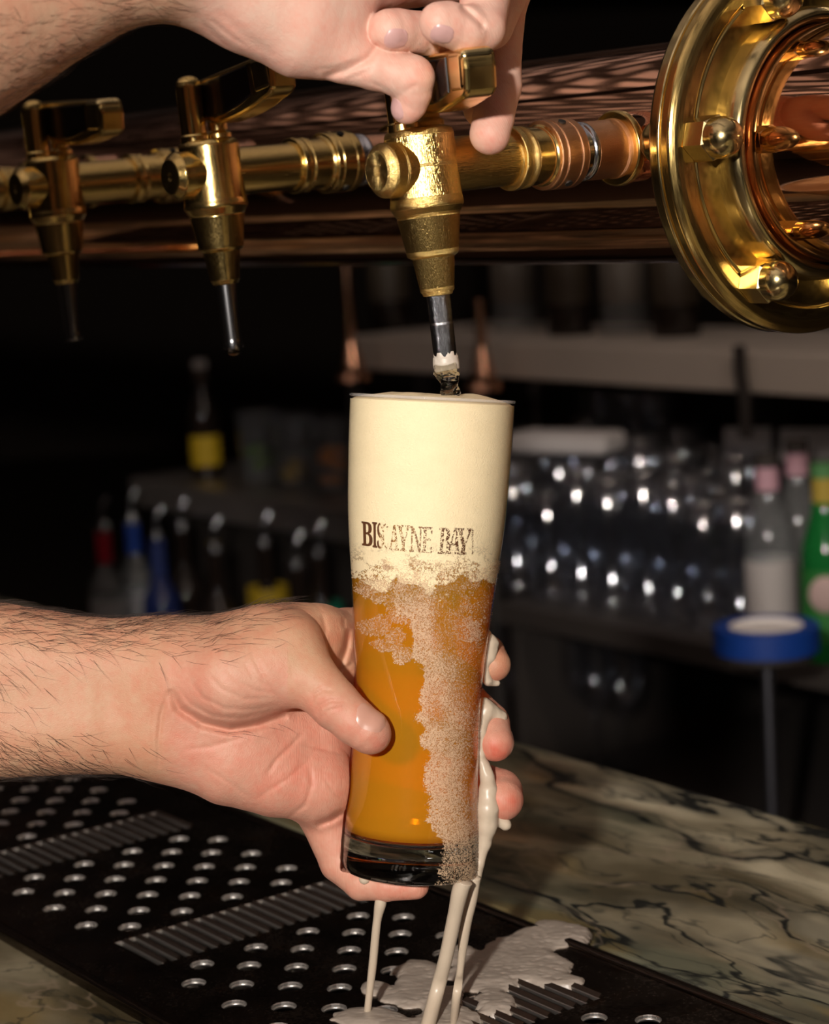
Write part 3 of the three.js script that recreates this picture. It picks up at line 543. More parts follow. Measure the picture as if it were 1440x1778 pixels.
const skinM = phy({ color: 0xffffff, vertexColors: true, roughness: 0.52, bumpMap: skinFine, bumpScale: 0.00015, sheen: 0.25, sheenColor: lin(0.9, 0.45, 0.35), sheenRoughness: 0.5, specularIntensity: 0.75 });
// skin colour: base tone, blotches, and redder patches (px circles) where blood shows
function paintSkin(g, base, palm, spots, uvAxis, uvScale = 0.03) {
  const l = g.userData.lens, n = l.length / 3, col = new Float32Array(n * 3), uv = new Float32Array(n * 2);
  for (let i = 0; i < n; i++) {
    const x = l[i * 3], y = l[i * 3 + 1], z = l[i * 3 + 2], px = 720 + FP * x / z, py = 889 + FP * y / z;
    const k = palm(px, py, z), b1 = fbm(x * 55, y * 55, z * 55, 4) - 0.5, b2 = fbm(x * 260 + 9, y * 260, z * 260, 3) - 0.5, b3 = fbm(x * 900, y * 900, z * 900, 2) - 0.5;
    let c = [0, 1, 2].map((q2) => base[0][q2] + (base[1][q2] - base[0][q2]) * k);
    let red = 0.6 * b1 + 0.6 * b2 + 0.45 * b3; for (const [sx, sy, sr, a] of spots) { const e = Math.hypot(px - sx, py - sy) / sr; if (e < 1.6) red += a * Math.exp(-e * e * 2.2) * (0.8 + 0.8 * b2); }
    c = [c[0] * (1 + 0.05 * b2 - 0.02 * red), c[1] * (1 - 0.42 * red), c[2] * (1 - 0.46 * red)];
    col.set(c, i * 3);
    const [o, ax, e1, e2] = uvAxis, dx = x - o[0], dy = y - o[1], dz = z - o[2];
    uv[i * 2] = (dx * ax[0] + dy * ax[1] + dz * ax[2]) / uvScale; uv[i * 2 + 1] = Math.atan2(dx * e1[0] + dy * e1[1] + dz * e1[2], dx * e2[0] + dy * e2[1] + dz * e2[2]) * 0.035 / uvScale;
  }
  g.setAttribute('color', new THREE.BufferAttribute(col, 3)); g.setAttribute('uv', new THREE.BufferAttribute(uv, 2));
}
// a finger nail: a small curved plate laid on the skin
function nailGeo(sdf, c, along, out, len, wid, lift = 0.0003, thick = 0.0006) {
  const nrm = (v) => { const l = Math.hypot(...v); return v.map((q2) => q2 / l); }, cr = (a, b) => [a[1] * b[2] - a[2] * b[1], a[2] * b[0] - a[0] * b[2], a[0] * b[1] - a[1] * b[0]];
  out = nrm(out); const across = nrm(cr(along, out)); along = nrm(cr(out, across));
  const nu = 14, nv = 16, top = [], pos = [], idx = [];
  for (const s of [0, 1]) for (let j = 0; j <= nv; j++) for (let i = 0; i <= nu; i++) {
    const a = i / nu * 2 - 1, b = j / nv * 2 - 1, e = Math.max(0.04, (1 - Math.abs(b) ** 2.8) ** (1 / 2.2)), w = wid / 2 * a * e, h = len / 2 * b;
    let p = [0, 1, 2].map((k) => c[k] + across[k] * w + along[k] * h + out[k] * 0.012);
    let gone = 0; for (let k = 0; k < 60; k++) { const d = sdf(...p); if (d < 0.00005 || gone > 0.0145) break; const st = Math.min(d, 0.002) * 0.8; gone += st; p = p.map((q2, m) => q2 - out[m] * st); }
    const edge = Math.max(Math.abs(a), Math.abs(b)), o = s ? -thick * 1.6 : lift * (1 - edge ** 6);
    const r = toRoom(...p.map((q2, m) => q2 + out[m] * o)); pos.push(r.x, r.y, r.z);
    if (i < nu && j < nv) { const q0 = s * (nu + 1) * (nv + 1) + j * (nu + 1) + i; if (s) idx.push(q0, q0 + nu + 2, q0 + 1, q0, q0 + nu + 1, q0 + nu + 2); else idx.push(q0, q0 + 1, q0 + nu + 2, q0, q0 + nu + 2, q0 + nu + 1); }
  }
  const g = new THREE.BufferGeometry(); g.setAttribute('position', new THREE.Float32BufferAttribute(pos, 3)); g.setIndex(idx); g.computeVertexNormals(); return g;
}
const nailM = phy({ color: lin(0.56, 0.30, 0.225), roughness: 0.35, clearcoat: 0.3, clearcoatRoughness: 0.25 });
const nailPale = nailM.clone(); nailPale.color.copy(lin(0.60, 0.36, 0.34));
const hairM = std({ color: lin(0.035, 0.02, 0.014), roughness: 0.5 });
// hairs: thin tapered bent tubes rooted on the skin
function hairs(g, count, where, comb, len, thick, s) {
  reseed(s); const l = g.userData.lens, nrm = g.attributes.normal, P = g.attributes.position, n = l.length / 3, pos = [], nor = [], idx = []; let made = 0, tries = 0;
  while (made < count && tries++ < count * 60) {
    const i = Math.floor(rnd() * n), x = l[i * 3], y = l[i * 3 + 1], z = l[i * 3 + 2], px = 720 + FP * x / z, py = 889 + FP * y / z;
    const nn = new THREE.Vector3().fromBufferAttribute(nrm, i); const lensN = [nn.dot(R), nn.dot(D), nn.dot(F)];
    if (rnd() > where(px, py, lensN)) continue;
    made++;
    const c = comb(px, py, lensN), d = new THREE.Vector3().addScaledVector(R, c[0] + (rnd() - 0.5) * 0.9).addScaledVector(D, c[1] + (rnd() - 0.5) * 0.9).addScaledVector(F, c[2] + (rnd() - 0.5) * 0.5);
    d.addScaledVector(nn, -d.dot(nn)).normalize();
    const side = new THREE.Vector3().crossVectors(nn, d), h = len * (0.45 + 0.75 * rnd()), rise = 0.22 + 0.3 * rnd(), curl = (rnd() - 0.5) * 1.1, q0 = new THREE.Vector3().fromBufferAttribute(P, i), b0 = pos.length / 3, S = 5;
    for (let k = 0; k <= S; k++) {
      const t = k / S, p = q0.clone().addScaledVector(d, h * t).addScaledVector(nn, h * (rise * t - rise * 0.75 * t * t) - 0.0002).addScaledVector(side, curl * h * t * t * 0.5), r = thick * (1 - 0.85 * t);
      for (let m = 0; m < 3; m++) { const a = m * 2.094, v = side.clone().multiplyScalar(Math.cos(a)).addScaledVector(nn, Math.sin(a)); pos.push(p.x + v.x * r, p.y + v.y * r, p.z + v.z * r); nor.push(v.x, v.y, v.z); }
      if (k) for (let m = 0; m < 3; m++) { const a = b0 + (k - 1) * 3 + m, b = b0 + (k - 1) * 3 + (m + 1) % 3; idx.push(a, b, b + 3, a, b + 3, a + 3); }
    }
  }
  const o = new THREE.BufferGeometry(); o.setAttribute('position', new THREE.Float32BufferAttribute(pos, 3)); o.setAttribute('normal', new THREE.Float32BufferAttribute(nor, 3)); o.setIndex(idx); return o;
}
const person = thing('person', 'person\'s bare hairy arms, one hand holding the glass, the other pulling the tap lever', 'person');

// ---- lower arm: the hand round the glass
{
  const J = (x, y, dz, r) => [L(x, y, 0.88 + dz * PX), r * PX];
  const core = [
    [J(-420, 1150, -40, 135), J(-200, 1150, -20, 125), J(0, 1147, -5, 99), J(160, 1160, 0, 88), J(285, 1163, 5, 86)],
    [J(-420, 1265, -40, 135), J(-200, 1262, -20, 122), J(0, 1252, -5, 99), J(160, 1253, 0, 90), J(275, 1262, 10, 84)],
    [J(275, 1168, 5, 84), J(400, 1150, 10, 88), J(500, 1112, 22, 66), J(548, 1104, 44, 52)],     // back of the hand, index side
    [J(520, 1140, 40, 56), J(590, 1172, 82, 46)],
    [J(285, 1240, 12, 92), J(430, 1270, 30, 88), J(545, 1268, 58, 62)],                          // middle of the palm
    [J(300, 1276, 5, 72), J(400, 1318, 10, 80), J(480, 1345, 22, 74), J(548, 1362, 34, 66)],     // heel and little-finger side
    [J(335, 1178, -32, 70), J(400, 1176, -58, 82), J(460, 1160, -56, 76), J(492, 1136, -50, 60)], // ball of the thumb
  ];
  const limbs = [
    [J(455, 1115, -25, 58), J(496, 1132, -50, 58), J(540, 1180, -78, 47), J(583, 1224, -96, 43), J(615, 1252, -102, 39), J(640, 1270, -103, 37), J(646, 1276, -102, 33)],  // thumb
    [J(540, 1110, 40, 54), J(600, 1100, 105, 45), J(660, 1090, 165, 41), J(740, 1090, 178, 38), J(805, 1105, 140, 36), J(845, 1135, 95, 33), J(858, 1154, 62, 30)],   // index
    [J(548, 1190, 55, 50), J(600, 1200, 110, 45), J(660, 1205, 172, 42), J(740, 1210, 176, 39), J(812, 1222, 142, 38), J(850, 1255, 90, 36), J(860, 1290, 55, 33)],   // middle
    [J(548, 1275, 58, 50), J(600, 1300, 112, 44), J(658, 1320, 170, 41), J(740, 1338, 172, 39), J(820, 1355, 135, 38), J(868, 1375, 85, 40), J(872, 1388, 55, 38)],    // ring
    [J(546, 1352, 36, 56), J(565, 1420, 70, 44), J(592, 1495, 66, 38), J(628, 1532, 40, 31), J(670, 1538, 22, 27), J(722, 1539, 12, 23)],                            // little
  ];
  const near = { z: [0, 0.895] };
  const creases = [
    crease([[292, 1200], [280, 1243], [275, 1292], [277, 1335]], 3.2, 7, near), crease([[262, 1215], [258, 1262], [262, 1320]], 4, 3, near),
    crease([[296, 1196], [311, 1231], [350, 1256], [399, 1268], [447, 1261], [500, 1243]], 4.5, 14, near),
    crease([[306, 1190], [330, 1222], [370, 1244], [420, 1247], [480, 1232]], 3, 4, near), crease([[330, 1180], [352, 1212], [392, 1230], [440, 1232], [486, 1222]], 3, 3.6, near),
    crease([[360, 1168], [384, 1196], [424, 1214], [470, 1212]], 3, 3.2, near), crease([[392, 1160], [412, 1184], [445, 1200], [478, 1204]], 3, 3, near), crease([[425, 1150], [440, 1176], [468, 1196]], 2.6, 2.6, near),
    crease([[430, 1098], [440, 1140], [462, 1186], [478, 1208], [492, 1232]], 3, 3.6, near),
    crease([[316, 1302], [365, 1297], [410, 1284], [455, 1272]], 3, 3.5, near), crease([[462, 1348], [478, 1322], [505, 1296], [528, 1272]], 3, 6, near),
    crease([[445, 1388], [468, 1372], [500, 1352], [535, 1322], [552, 1296]], 3, 3.2, near), crease([[500, 1420], [530, 1398], [542, 1362], [538, 1330]], 3.2, 5.5, near),
    crease([[548, 1433], [575, 1424], [600, 1408]], 3.6, 9, near), crease([[350, 1330], [400, 1360], [440, 1390]], 3, 2.4, near), crease([[520, 1290], [560, 1300], [600, 1310]], 2.6, 3, near), crease([[560, 1345], [580, 1375], [600, 1388]], 2.6, 3, near),
    crease([[541, 1224], [545, 1208], [560, 1198], [582, 1200]], 2.4, 4.5, { z: [0, 0.872] }), crease([[549, 1242], [555, 1226], [575, 1216], [604, 1217]], 2.6, 5.5, { z: [0, 0.872] }), crease([[556, 1252], [566, 1236], [590, 1228], [612, 1228]], 2.2, 3.2, { z: [0, 0.872] }), crease([[536, 1206], [545, 1194], [560, 1188]], 2.2, 3, { z: [0, 0.872] }),
    crease([[577, 1180], [590, 1158], [602, 1124], [606, 1090]], 3.6, 10, { z: [0.868, 0.93] }), crease([[558, 1126], [566, 1094], [560, 1066]], 3, 5, { z: [0.868, 0.93] }), crease([[588, 1164], [600, 1160], [614, 1152]], 2.5, 4, { z: [0.868, 0.93] }),
    crease([[598, 1092], [597, 1072]], 2.4, 4, { z: [0.868, 0.94] }),
  ];
  const grain = (x, y, z) => 0.00016 * (fbm(x * 420, y * 420, z * 420, 2) - 0.5) + 0.0005 * (fbm(x * 70, y * 70, z * 70, 2) - 0.5);
  const sdf = bodySDF({ core, kc: 0.011, limbs, kl: [0.009, 0.008, 0.006, 0.006, 0.007], creases, grain });
  // the glass presses into whatever touches it
  const inv = GM.clone().invert(), e = inv.elements, v = new THREE.Vector3();
  const soft = (x, y, z) => { const d = sdf(x, y, z); if (d > 0.006 || d < -0.012) return d; v.copy(toRoom(x, y, z)).applyMatrix4(inv); if (v.y < -0.03 || v.y > GH) return d; const out = v.y > 0 ? gR(v.y) + 0.0006 - Math.hypot(v.x, v.z) : Math.min(gR(0) + 0.0006 - Math.hypot(v.x, v.z), v.y + 0.0004); return Math.max(d, out); };
  const b = sdf.box, lo = [b[0], b[1], b[2]], hi = [b[3], b[4], b[5]];
  const g = meshSDF(soft, lo, hi, 0.00075);
  paintSkin(g, [[0.54, 0.285, 0.175], [0.60, 0.285, 0.20]], (px, py, z) => step01(250, 330, px) * step01(1080, 1200, py - (px > 500 ? 60 : 0)), [
    [660, 1290, 22, 0.6], [615, 1265, 60, 0.25], [560, 1230, 40, 0.35], [420, 1225, 60, -0.25], [400, 1160, 60, -0.1], [470, 1370, 70, 0.28], [540, 1340, 60, 0.25], [330, 1300, 60, 0.12], [585, 1110, 40, 0.35], [860, 1310, 40, 1.2], [868, 1170, 30, 0.7], [890, 1390, 36, 0.9], [700, 1555, 60, 0.5], [205, 1210, 90, 0.1], [270, 1240, 40, 0.2], [150, 1230, 80, -0.12],
  ], [L(0, 1205, 0.88), [1, 0, 0], [0, 1, 0], [0, 0, -1]]);
  const arm = part('left_arm', g, skinM, person, 'hairy forearm and hand wrapped round the glass');
  arm.userData.label = 'hairy forearm with the hand wrapped round the glass';
  part('thumbnail', nailGeo(soft, L(637, 1258, 0.88 - 118 * PX), [62, 34, 6], [0.42, -0.72, -0.55], 0.0138, 0.0112), nailM, arm, 'short thumbnail');
  part('fingernail', nailGeo(soft, L(884, 1292, 0.88 + 62 * PX), [4, 40, -26], [0.92, -0.05, 0.25], 0.0105, 0.0095), nailM, arm);
  const hair = hairs(g, 2300, (px, py, n) => {
    if (px > 520 || px < -60) return 0;
    const up = n[1] < 0 ? -n[1] : 0, dn = n[1] > 0 ? n[1] : 0;
    const left = step01(330, 60, px);
    return clamp(up * up * 1.2 * (px < 500 ? 1 : 0) * (0.35 + 0.65 * step01(470, 200, px)) + dn * left * 0.9 + left * 0.22 * step01(120, 20, px) + (py < 1150 ? 0.3 * step01(430, 150, px) : 0) + (py > 1270 ? 0.55 * step01(190, 60, px) : 0));
  }, (px, py, n) => [0.9, 0.55 * (n[1] < -0.3 ? 0.35 : 1), 0], 0.0125, 0.000075, 11);
  const ho = part('arm_hair', hair, hairM, arm, 'fine dark arm hair'); ho.userData.kind = 'stuff';
}

// ---- upper arm: the hand on the lever
{
  const J = (x, y, z, r) => [L(x, y, z), r * z / FP];
  const core = [
    [J(-390, 140, 0.738, 258), J(-330, 110, 0.745, 256), J(-60, -40, 0.775, 218), J(140, -128, 0.785, 173), J(270, -150, 0.79, 150)],
    [J(-390, 112, 0.738, 250), J(-330, 80, 0.745, 246), J(-60, -55, 0.775, 212), J(150, -110, 0.787, 165), J(300, -112, 0.795, 128)],
    [J(300, -112, 0.785, 128), J(400, -70, 0.80, 118), J(500, -60, 0.81, 122), J(640, -90, 0.825, 108), J(800, -120, 0.835, 84)],  // palm, above the frame
    [J(385, -62, 0.80, 100), J(450, -6, 0.808, 104), J(520, 28, 0.812, 100), J(556, 38, 0.816, 92)],                                  // ball of the thumb
    [J(640, -60, 0.838, 84), J(720, -48, 0.845, 56), J(800, -70, 0.845, 70), J(880, -70, 0.85, 62)],                                 // knuckles
  ];
  const limbs = [
    [J(540, 62, 0.812, 72), J(600, 97, 0.814, 48), J(648, 117, 0.814, 40), J(692, 130, 0.815, 38), J(714, 136, 0.816, 41), J(716, 160, 0.818, 34), J(711, 180, 0.82, 30), J(706, 188, 0.82, 27)],   // thumb
    [J(880, -20, 0.85, 40), J(850, 44, 0.842, 41), J(800, 60, 0.834, 38), J(745, 58, 0.824, 37.5), J(690, 53, 0.812, 37), J(675, 53, 0.809, 37)],                              // lower curled finger
    [J(850, -110, 0.835, 50), J(846, -30, 0.82, 46), J(836, 48, 0.806, 42), J(808, 50, 0.801, 41), J(778, 42, 0.797, 38), J(764, 40, 0.795, 37)],                            // upper curled finger
    [J(905, -70, 0.862, 44), J(880, 10, 0.862, 34), J(868, 90, 0.858, 38), J(869, 150, 0.852, 37), J(857, 205, 0.848, 36), J(851, 233, 0.846, 36)],                             // straight finger on the right
    [J(880, -60, 0.88, 44), J(862, 40, 0.878, 38), J(852, 120, 0.872, 36), J(838, 188, 0.866, 34)],                                                                        // finger behind it
    [J(800, -90, 0.85, 60), J(884, -6, 0.852, 30)],
  ];
  const creases = [
    crease([[560, 133], [600, 122], [640, 102], [662, 74]], 4, 10), crease([[545, 122], [590, 116], [620, 104]], 3, 3.5), crease([[600, 138], [630, 128], [650, 116]], 3, 4),
    crease([[334, 8], [350, 40], [392, 78], [440, 104]], 4, 4), crease([[372, 0], [392, 32], [440, 74], [480, 98]], 6, 4), crease([[360, 30], [400, 62], [430, 82]], 3, 3),
    crease([[799, 10], [818, 24], [836, 40], [842, 52]], 3, 9), crease([[640, 140], [670, 156], [684, 166]], 3, 4), crease([[618, 150], [650, 156], [676, 166]], 2.5, 3),
    crease([[744, 72], [748, 84], [744, 96]], 2.4, 4), crease([[757, 74], [762, 84], [760, 94]], 2.2, 4), crease([[770, 76], [776, 84]], 2.2, 3),
    crease([[700, 162], [714, 152], [728, 146]], 3, 3.5), crease([[856, 148], [872, 144], [892, 150]], 3, 2.5), crease([[690, 186], [704, 200], [706, 214]], 1.6, 2),
  ];
  const grain = (x, y, z) => 0.00012 * (fbm(x * 420, y * 420, z * 420, 2) - 0.5) + 0.0007 * (fbm(x * 60, y * 60, z * 60, 2) - 0.5);
  const sdf = bodySDF({ core, kc: 0.012, limbs, kl: [0.006, 0.0015, 0.0015, 0.003, 0.003, 0.006], creases, grain });
  const b = sdf.box, lo = [b[0], b[1], b[2]], hi = [b[3], b[4], b[5]];
  const g = meshSDF(sdf, lo, hi, 0.001);
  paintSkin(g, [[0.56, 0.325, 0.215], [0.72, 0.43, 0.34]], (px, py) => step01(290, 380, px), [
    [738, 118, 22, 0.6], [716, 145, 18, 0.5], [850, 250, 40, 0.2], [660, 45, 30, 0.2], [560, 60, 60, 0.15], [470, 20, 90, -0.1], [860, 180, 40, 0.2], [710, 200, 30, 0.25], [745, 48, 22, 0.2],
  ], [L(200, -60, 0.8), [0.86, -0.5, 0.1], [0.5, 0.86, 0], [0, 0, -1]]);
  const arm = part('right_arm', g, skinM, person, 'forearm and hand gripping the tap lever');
  part('fingernail', nailGeo(sdf, L(688, 70, 0.803), [-40, -12, -4], [0.05, 0.62, -0.78], 0.0095, 0.0085), nailPale, arm);
  part('fingernail', nailGeo(sdf, L(768, 60, 0.79), [-38, -14, -4], [0.05, 0.62, -0.78], 0.0092, 0.0082), nailPale, arm);
  part('thumbnail', nailGeo(sdf, L(697, 190, 0.818), [-8, 40, 0], [-0.75, 0.1, -0.6], 0.0085, 0.007), nailPale, arm);
  const hair = hairs(g, 1500, (px, py, n) => (px > 330 || px < -200 ? 0 : clamp(0.25 + 0.5 * Math.max(0, n[1])) * (1 - 0.8 * step01(230, 320, px))), () => [0.75, 0.1, 0.2], 0.011, 0.00008, 23);
  const ho = part('arm_hair', hair, hairM, arm, 'fine dark arm hair'); ho.userData.kind = 'stuff';
}


// ---------------------------------------------------------------- pouring, dripping and spilt beer
const foamWet = std({ color: lin(0.55, 0.46, 0.35), roughness: 0.35 });
const liquid = phy({ color: lin(1, 0.96, 0.84), roughness: 0, transmission: 1, thickness: 0.01, ior: 1.34 });
{ // the twisted stream between the spout and the foam
  const pos = [], idx = [], S = 26, M = 28, a = at(772.5, 634, 0.8585), b = at(783, 688, 0.866);
  const ax = b.clone().sub(a).normalize(), e1 = R.clone().addScaledVector(ax, -R.dot(ax)).normalize(), e2 = new THREE.Vector3().crossVectors(ax, e1);
  for (let k = 0; k <= S; k++) for (let m = 0; m < M; m++) {
    const t = k / S, w = [0.0047, 0.005, 0.0064, 0.0068, 0.006, 0.005, 0.0048][Math.min(6, Math.round(t * 6))], f = m / M * 6.2832, tw = t * 2.6, r = w * (0.72 + 0.28 * Math.cos(2 * (f - tw)));
    const p = a.clone().lerp(b, t).addScaledVector(e1, Math.cos(f) * r).addScaledVector(e2, Math.sin(f) * r); pos.push(p.x, p.y, p.z);
    if (k < S) { const i = k * M + m, j = k * M + (m + 1) % M; idx.push(i, j, j + M, i, j + M, i + M); }
  }
  for (const [k, f] of [[0, 0], [S, 1]]) { const c = pos.length / 3, p = f ? b : a; pos.push(p.x, p.y, p.z); for (let m = 0; m < M; m++) { const i = k * M + m, j = k * M + (m + 1) % M; f ? idx.push(i, j, c) : idx.push(j, i, c); } }
  const g = new THREE.BufferGeometry(); g.setAttribute('position', new THREE.Float32BufferAttribute(pos, 3)); g.setIndex(idx); g.computeVertexNormals();
  solo('beer_stream', g, liquid, 'short twisted stream of clear beer between the spout and the foam', 'beer');
}
function run(name, label, pts, m, seg = 14) {                     // pts: [x, y, depth, half width in px]
  const v = pts.map(([x, y, z]) => at(x, y, z)), c = new THREE.CatmullRomCurve3(v), n = 60, fr = c.computeFrenetFrames(n), pos = [], idx = [];
  for (let i = 0; i <= n; i++) {
    const t = i / n, s = t * (pts.length - 1), k = Math.min(pts.length - 2, Math.floor(s)), w = (pts[k][3] + (pts[k + 1][3] - pts[k][3]) * sm(s - k)) * 0.88 / FP * (i === 0 ? 0.3 : 1), p = c.getPoint(t);
    for (let q2 = 0; q2 < seg; q2++) { const a = q2 / seg * 6.2832, o = p.clone().addScaledVector(fr.normals[i], Math.cos(a) * w).addScaledVector(fr.binormals[i], Math.sin(a) * w); pos.push(o.x, o.y, o.z); if (i < n) { const A = i * seg + q2, B = i * seg + (q2 + 1) % seg; idx.push(A, B, B + seg, A, B + seg, A + seg); } }
  }
  const g = new THREE.BufferGeometry(); g.setAttribute('position', new THREE.Float32BufferAttribute(pos, 3)); g.setIndex(idx); g.computeVertexNormals();
  return solo(name, g, m, label, 'foam');
}
const zT = (x, y) => toPx(atY(x, y, TOP + 0.004))[2];
run('foam_drip', 'single thin foam drip falling from under the fingertip to the tray', [[664, 1552, 0.884, 9], [661, 1568, 0.885, 10.5], [655, 1600, 0.888, 7.5], [648, 1670, 0.896, 7.5], [640, 1740, 0.904, 6.5], [637, 1772, 0.908, 6.5], [636, 1782, zT(636, 1782), 8]], foamWet);
run('foam_drip', 'thickest foam drip, falling from the foot of the glass to the tray', [[806, 1528, 0.874, 16], [800, 1545, 0.875, 15], [790, 1590, 0.88, 13], [775, 1660, 0.888, 12.5], [758, 1725, 0.895, 13], [738, 1800, zT(738, 1800), 13]], foamWet);
run('foam_drip', 'slim foam drip just behind the thickest one', [[824, 1520, 0.885, 12], [820, 1555, 0.887, 10.5], [808, 1610, 0.892, 10], [800, 1680, 0.899, 6.5], [793, 1730, 0.905, 8], [786, 1800, zT(786, 1800) , 6]], foamWet);
{ // foam squeezed out between the glass and the fingers, running down the side of the glass
  const J = (x, y, dz, r) => [L(x, y, 0.88 + dz * PX), r * PX];
  const cs = [
    [J(842, 1098, 45, 9), J(842, 1125, 42, 13), J(840, 1150, 40, 11), J(846, 1182, 42, 7)], [J(852, 1118, 44, 15), J(852, 1140, 38, 10)], [J(850, 1183, 52, 8), J(864, 1186, 56, 6)],
    [J(838, 1218, 60, 9), J(842, 1232, 58, 13), J(835, 1270, 42, 11), J(834, 1310, 42, 9), J(840, 1336, 45, 9)], [J(846, 1232, 62, 16), J(868, 1246, 72, 14)],
    [J(848, 1350, 40, 10), J(848, 1372, 32, 16), J(847, 1405, 28, 20), J(846, 1435, 30, 17), J(841, 1465, 34, 12), J(832, 1500, 36, 9), J(826, 1528, 38, 10)],
    [J(870, 1425, 45, 11), J(878, 1432, 45, 11)], [J(842, 1330, 45, 8), J(845, 1350, 42, 10)],
  ].map(chain);
  const sdf = (x, y, z) => { let d = 1e9; for (const f of cs) d = smin(d, f(x, y, z), 0.003); return d + 0.0005 * (fbm(x * 300, y * 300, z * 300, 2) - 0.5); };
  const lo = L(815, 1070, 0.87), hi = L(925, 1550, 0.91); lo[2] = 0.872; hi[2] = 0.912;
  const g = meshSDF(sdf, lo, hi, 0.0007);
  solo('foam_overflow', g, foamWet, 'pale foam squeezed between the fingertips and the side of the glass', 'foam');
}
{ // a drop under the left of the foot, another on the middle tap, one on the ring finger
  const drop = (r) => lathe([[0, -1.0], [0.35, -0.95], [0.7, -0.7], [0.86, -0.3], [0.8, 0.15], [0.58, 0.55], [0.42, 0.9], [0.5, 1.15]].map(([a, b]) => [a * r, b * r]), 28);
  const a = solo('foam_drop', drop(0.0028), foamWet, 'foam drop hanging from the left edge of the glass foot', 'drop'); a.position.copy(at(633, 1524, 0.8815));
  const b = solo('beer_drop', drop(0.0036).scale(1, 0.62, 1), liquid, 'beer drop hanging from the middle tap\'s spout', 'drop');
  b.position.copy(tapMid.localToWorld(new THREE.Vector3(0, (365 - 640) * q - 0.0012, 0)));
}
{ // puddle of foam over the tray and the marble beside it
  const blobs = [[729, 1691, 50, 26, 5], [650, 1716, 28, 12, 3], [731, 1728, 84, 26, 6], [640, 1768, 70, 18, 4], [845, 1690, 70, 36, 6], [900, 1660, 66, 40, 5], [940, 1680, 62, 26, 4], [962, 1622, 70, 26, 4], [975, 1703, 46, 11, 3], [800, 1660, 34, 20, 3], [780, 1770, 60, 30, 5], [700, 1790, 60, 24, 4], [860, 1740, 40, 22, 3]];
  const n = 220, c0 = atY(600, 1800, TOP), pos = [], idx = [], hid = [];
  const u0 = -0.80, u1 = -0.60, n0 = -0.66, n1 = -0.46, G = (i, j) => [u0 + (u1 - u0) * i / n, n0 + (n1 - n0) * j / n];
  for (let j = 0; j <= n; j++) for (let i = 0; i <= n; i++) {
    const [u, v] = G(i, j), p = bar(u, TOP + 0.0042, v), [x, y] = toPx(p); let f = 0;
    for (const [bx, by, rx, ry] of blobs) { const e = ((x - bx) / rx) ** 2 + ((y - by) / ry) ** 2; if (e < 1.5) f += Math.max(0, 1 - e / 1.5) ** 2; }
    f += (fbm(u * 160, v * 160, 3, 3) - 0.5) * 0.42 - 0.2;
    const k = clamp(f * 2.2), h = f <= 0 ? -0.004 : 0.0003 + 0.002 * Math.sqrt(k) * (0.75 + 0.5 * fbm(u * 90, v * 90, 8, 2)) + 0.0004 * fbm(u * 700, v * 700, 5, 2);
    // sink a little over the drain holes
    hid.push(f); let dim = 0; if (f > 0.05) { const ci = Math.floor(u * 260), cj = Math.floor(v * 260); for (let a = -1; a <= 1; a++) for (let b = -1; b <= 1; b++) { const hx = hash3(ci + a, cj + b, 1), hy = hash3(ci + a, cj + b, 2), hr = hash3(ci + a, cj + b, 3); if (hr < 0.62) continue; const e = Math.hypot(u * 260 - ci - a - hx, v * 260 - cj - b - hy) / (0.25 + 0.45 * (hr - 0.62)); if (e < 1) dim = Math.max(dim, (1 - e * e) * 0.0004); } }
    const r = bar(u, TOP + 0.0036 + (f <= 0 ? Math.max(-0.004, f * 0.02) : h - dim * clamp(f * 4)), v); pos.push(r.x, r.y, r.z);
  }
  for (let j = 0; j < n; j++) for (let i = 0; i < n; i++) { const a = j * (n + 1) + i, b = a + 1, c = a + n + 1, d = c + 1; if (Math.max(hid[a], hid[b], hid[c], hid[d]) < 0) continue; idx.push(a, c, b, b, c, d); }
  const g = new THREE.BufferGeometry(); g.setAttribute('position', new THREE.Float32BufferAttribute(pos, 3)); g.setIndex(idx); g.computeVertexNormals();
  solo('foam_puddle', g, std({ color: lin(0.36, 0.31, 0.26), roughness: 0.35 }), 'puddle of spilt foam spreading over the drip tray and the marble', 'foam');
}

// ---------------------------------------------------------------- the back bar, out of focus
const steelB = std({ color: lin(0.46, 0.42, 0.38), metalness: 0.75, roughness: 0.36 });
const creamB = std({ color: lin(0.78, 0.7, 0.6), roughness: 0.6 });
const darkB = std({ color: lin(0.045, 0.037, 0.032), roughness: 0.7 });
const whiteB = std({ color: lin(0.8, 0.77, 0.75), roughness: 0.7 });
const uOf = (p) => p.dot(U), nOf = (p) => p.dot(N);
const NB = -2.0;
function barBox(w, h, d, r = 0.003) { return rbox(w, h, d, Math.min(r, h / 3, d / 3), 0, h / 2, 0, 2); }
// cream shelf on the right
const shelfTop = atN(884, 595, NB).y, shelfLow = atN(884, 657, NB).y;
{
  const a = uOf(atN(600, 620, NB)), b = uOf(atN(1560, 660, NB));
  const t = thing('pale_shelf', 'long pale shelf with a deep front edge above the rows of glasses', 'shelf', bar((a + b) / 2, shelfLow, NB - 0.16), BARTURN);
  part('board', barBox(b - a, shelfTop - shelfLow, 0.32), creamB, t);
  for (const x of [-0.75, 0.1, 0.75]) part('bracket', barBox(0.05, shelfLow - 0.86, 0.05).translate(x, -(shelfLow - 0.86), -0.13), darkB, t);
  const c = solo('hanging_cable', new THREE.TubeGeometry(new THREE.CatmullRomCurve3([atN(1284, 600, NB + 0.02), atN(1287, 650, NB + 0.02), atN(1294, 700, NB + 0.02), atN(1296, 760, NB + 0.02)]), 20, 0.009, 8), darkB, 'dark cable hanging across the pale shelf edge', 'cable');
}
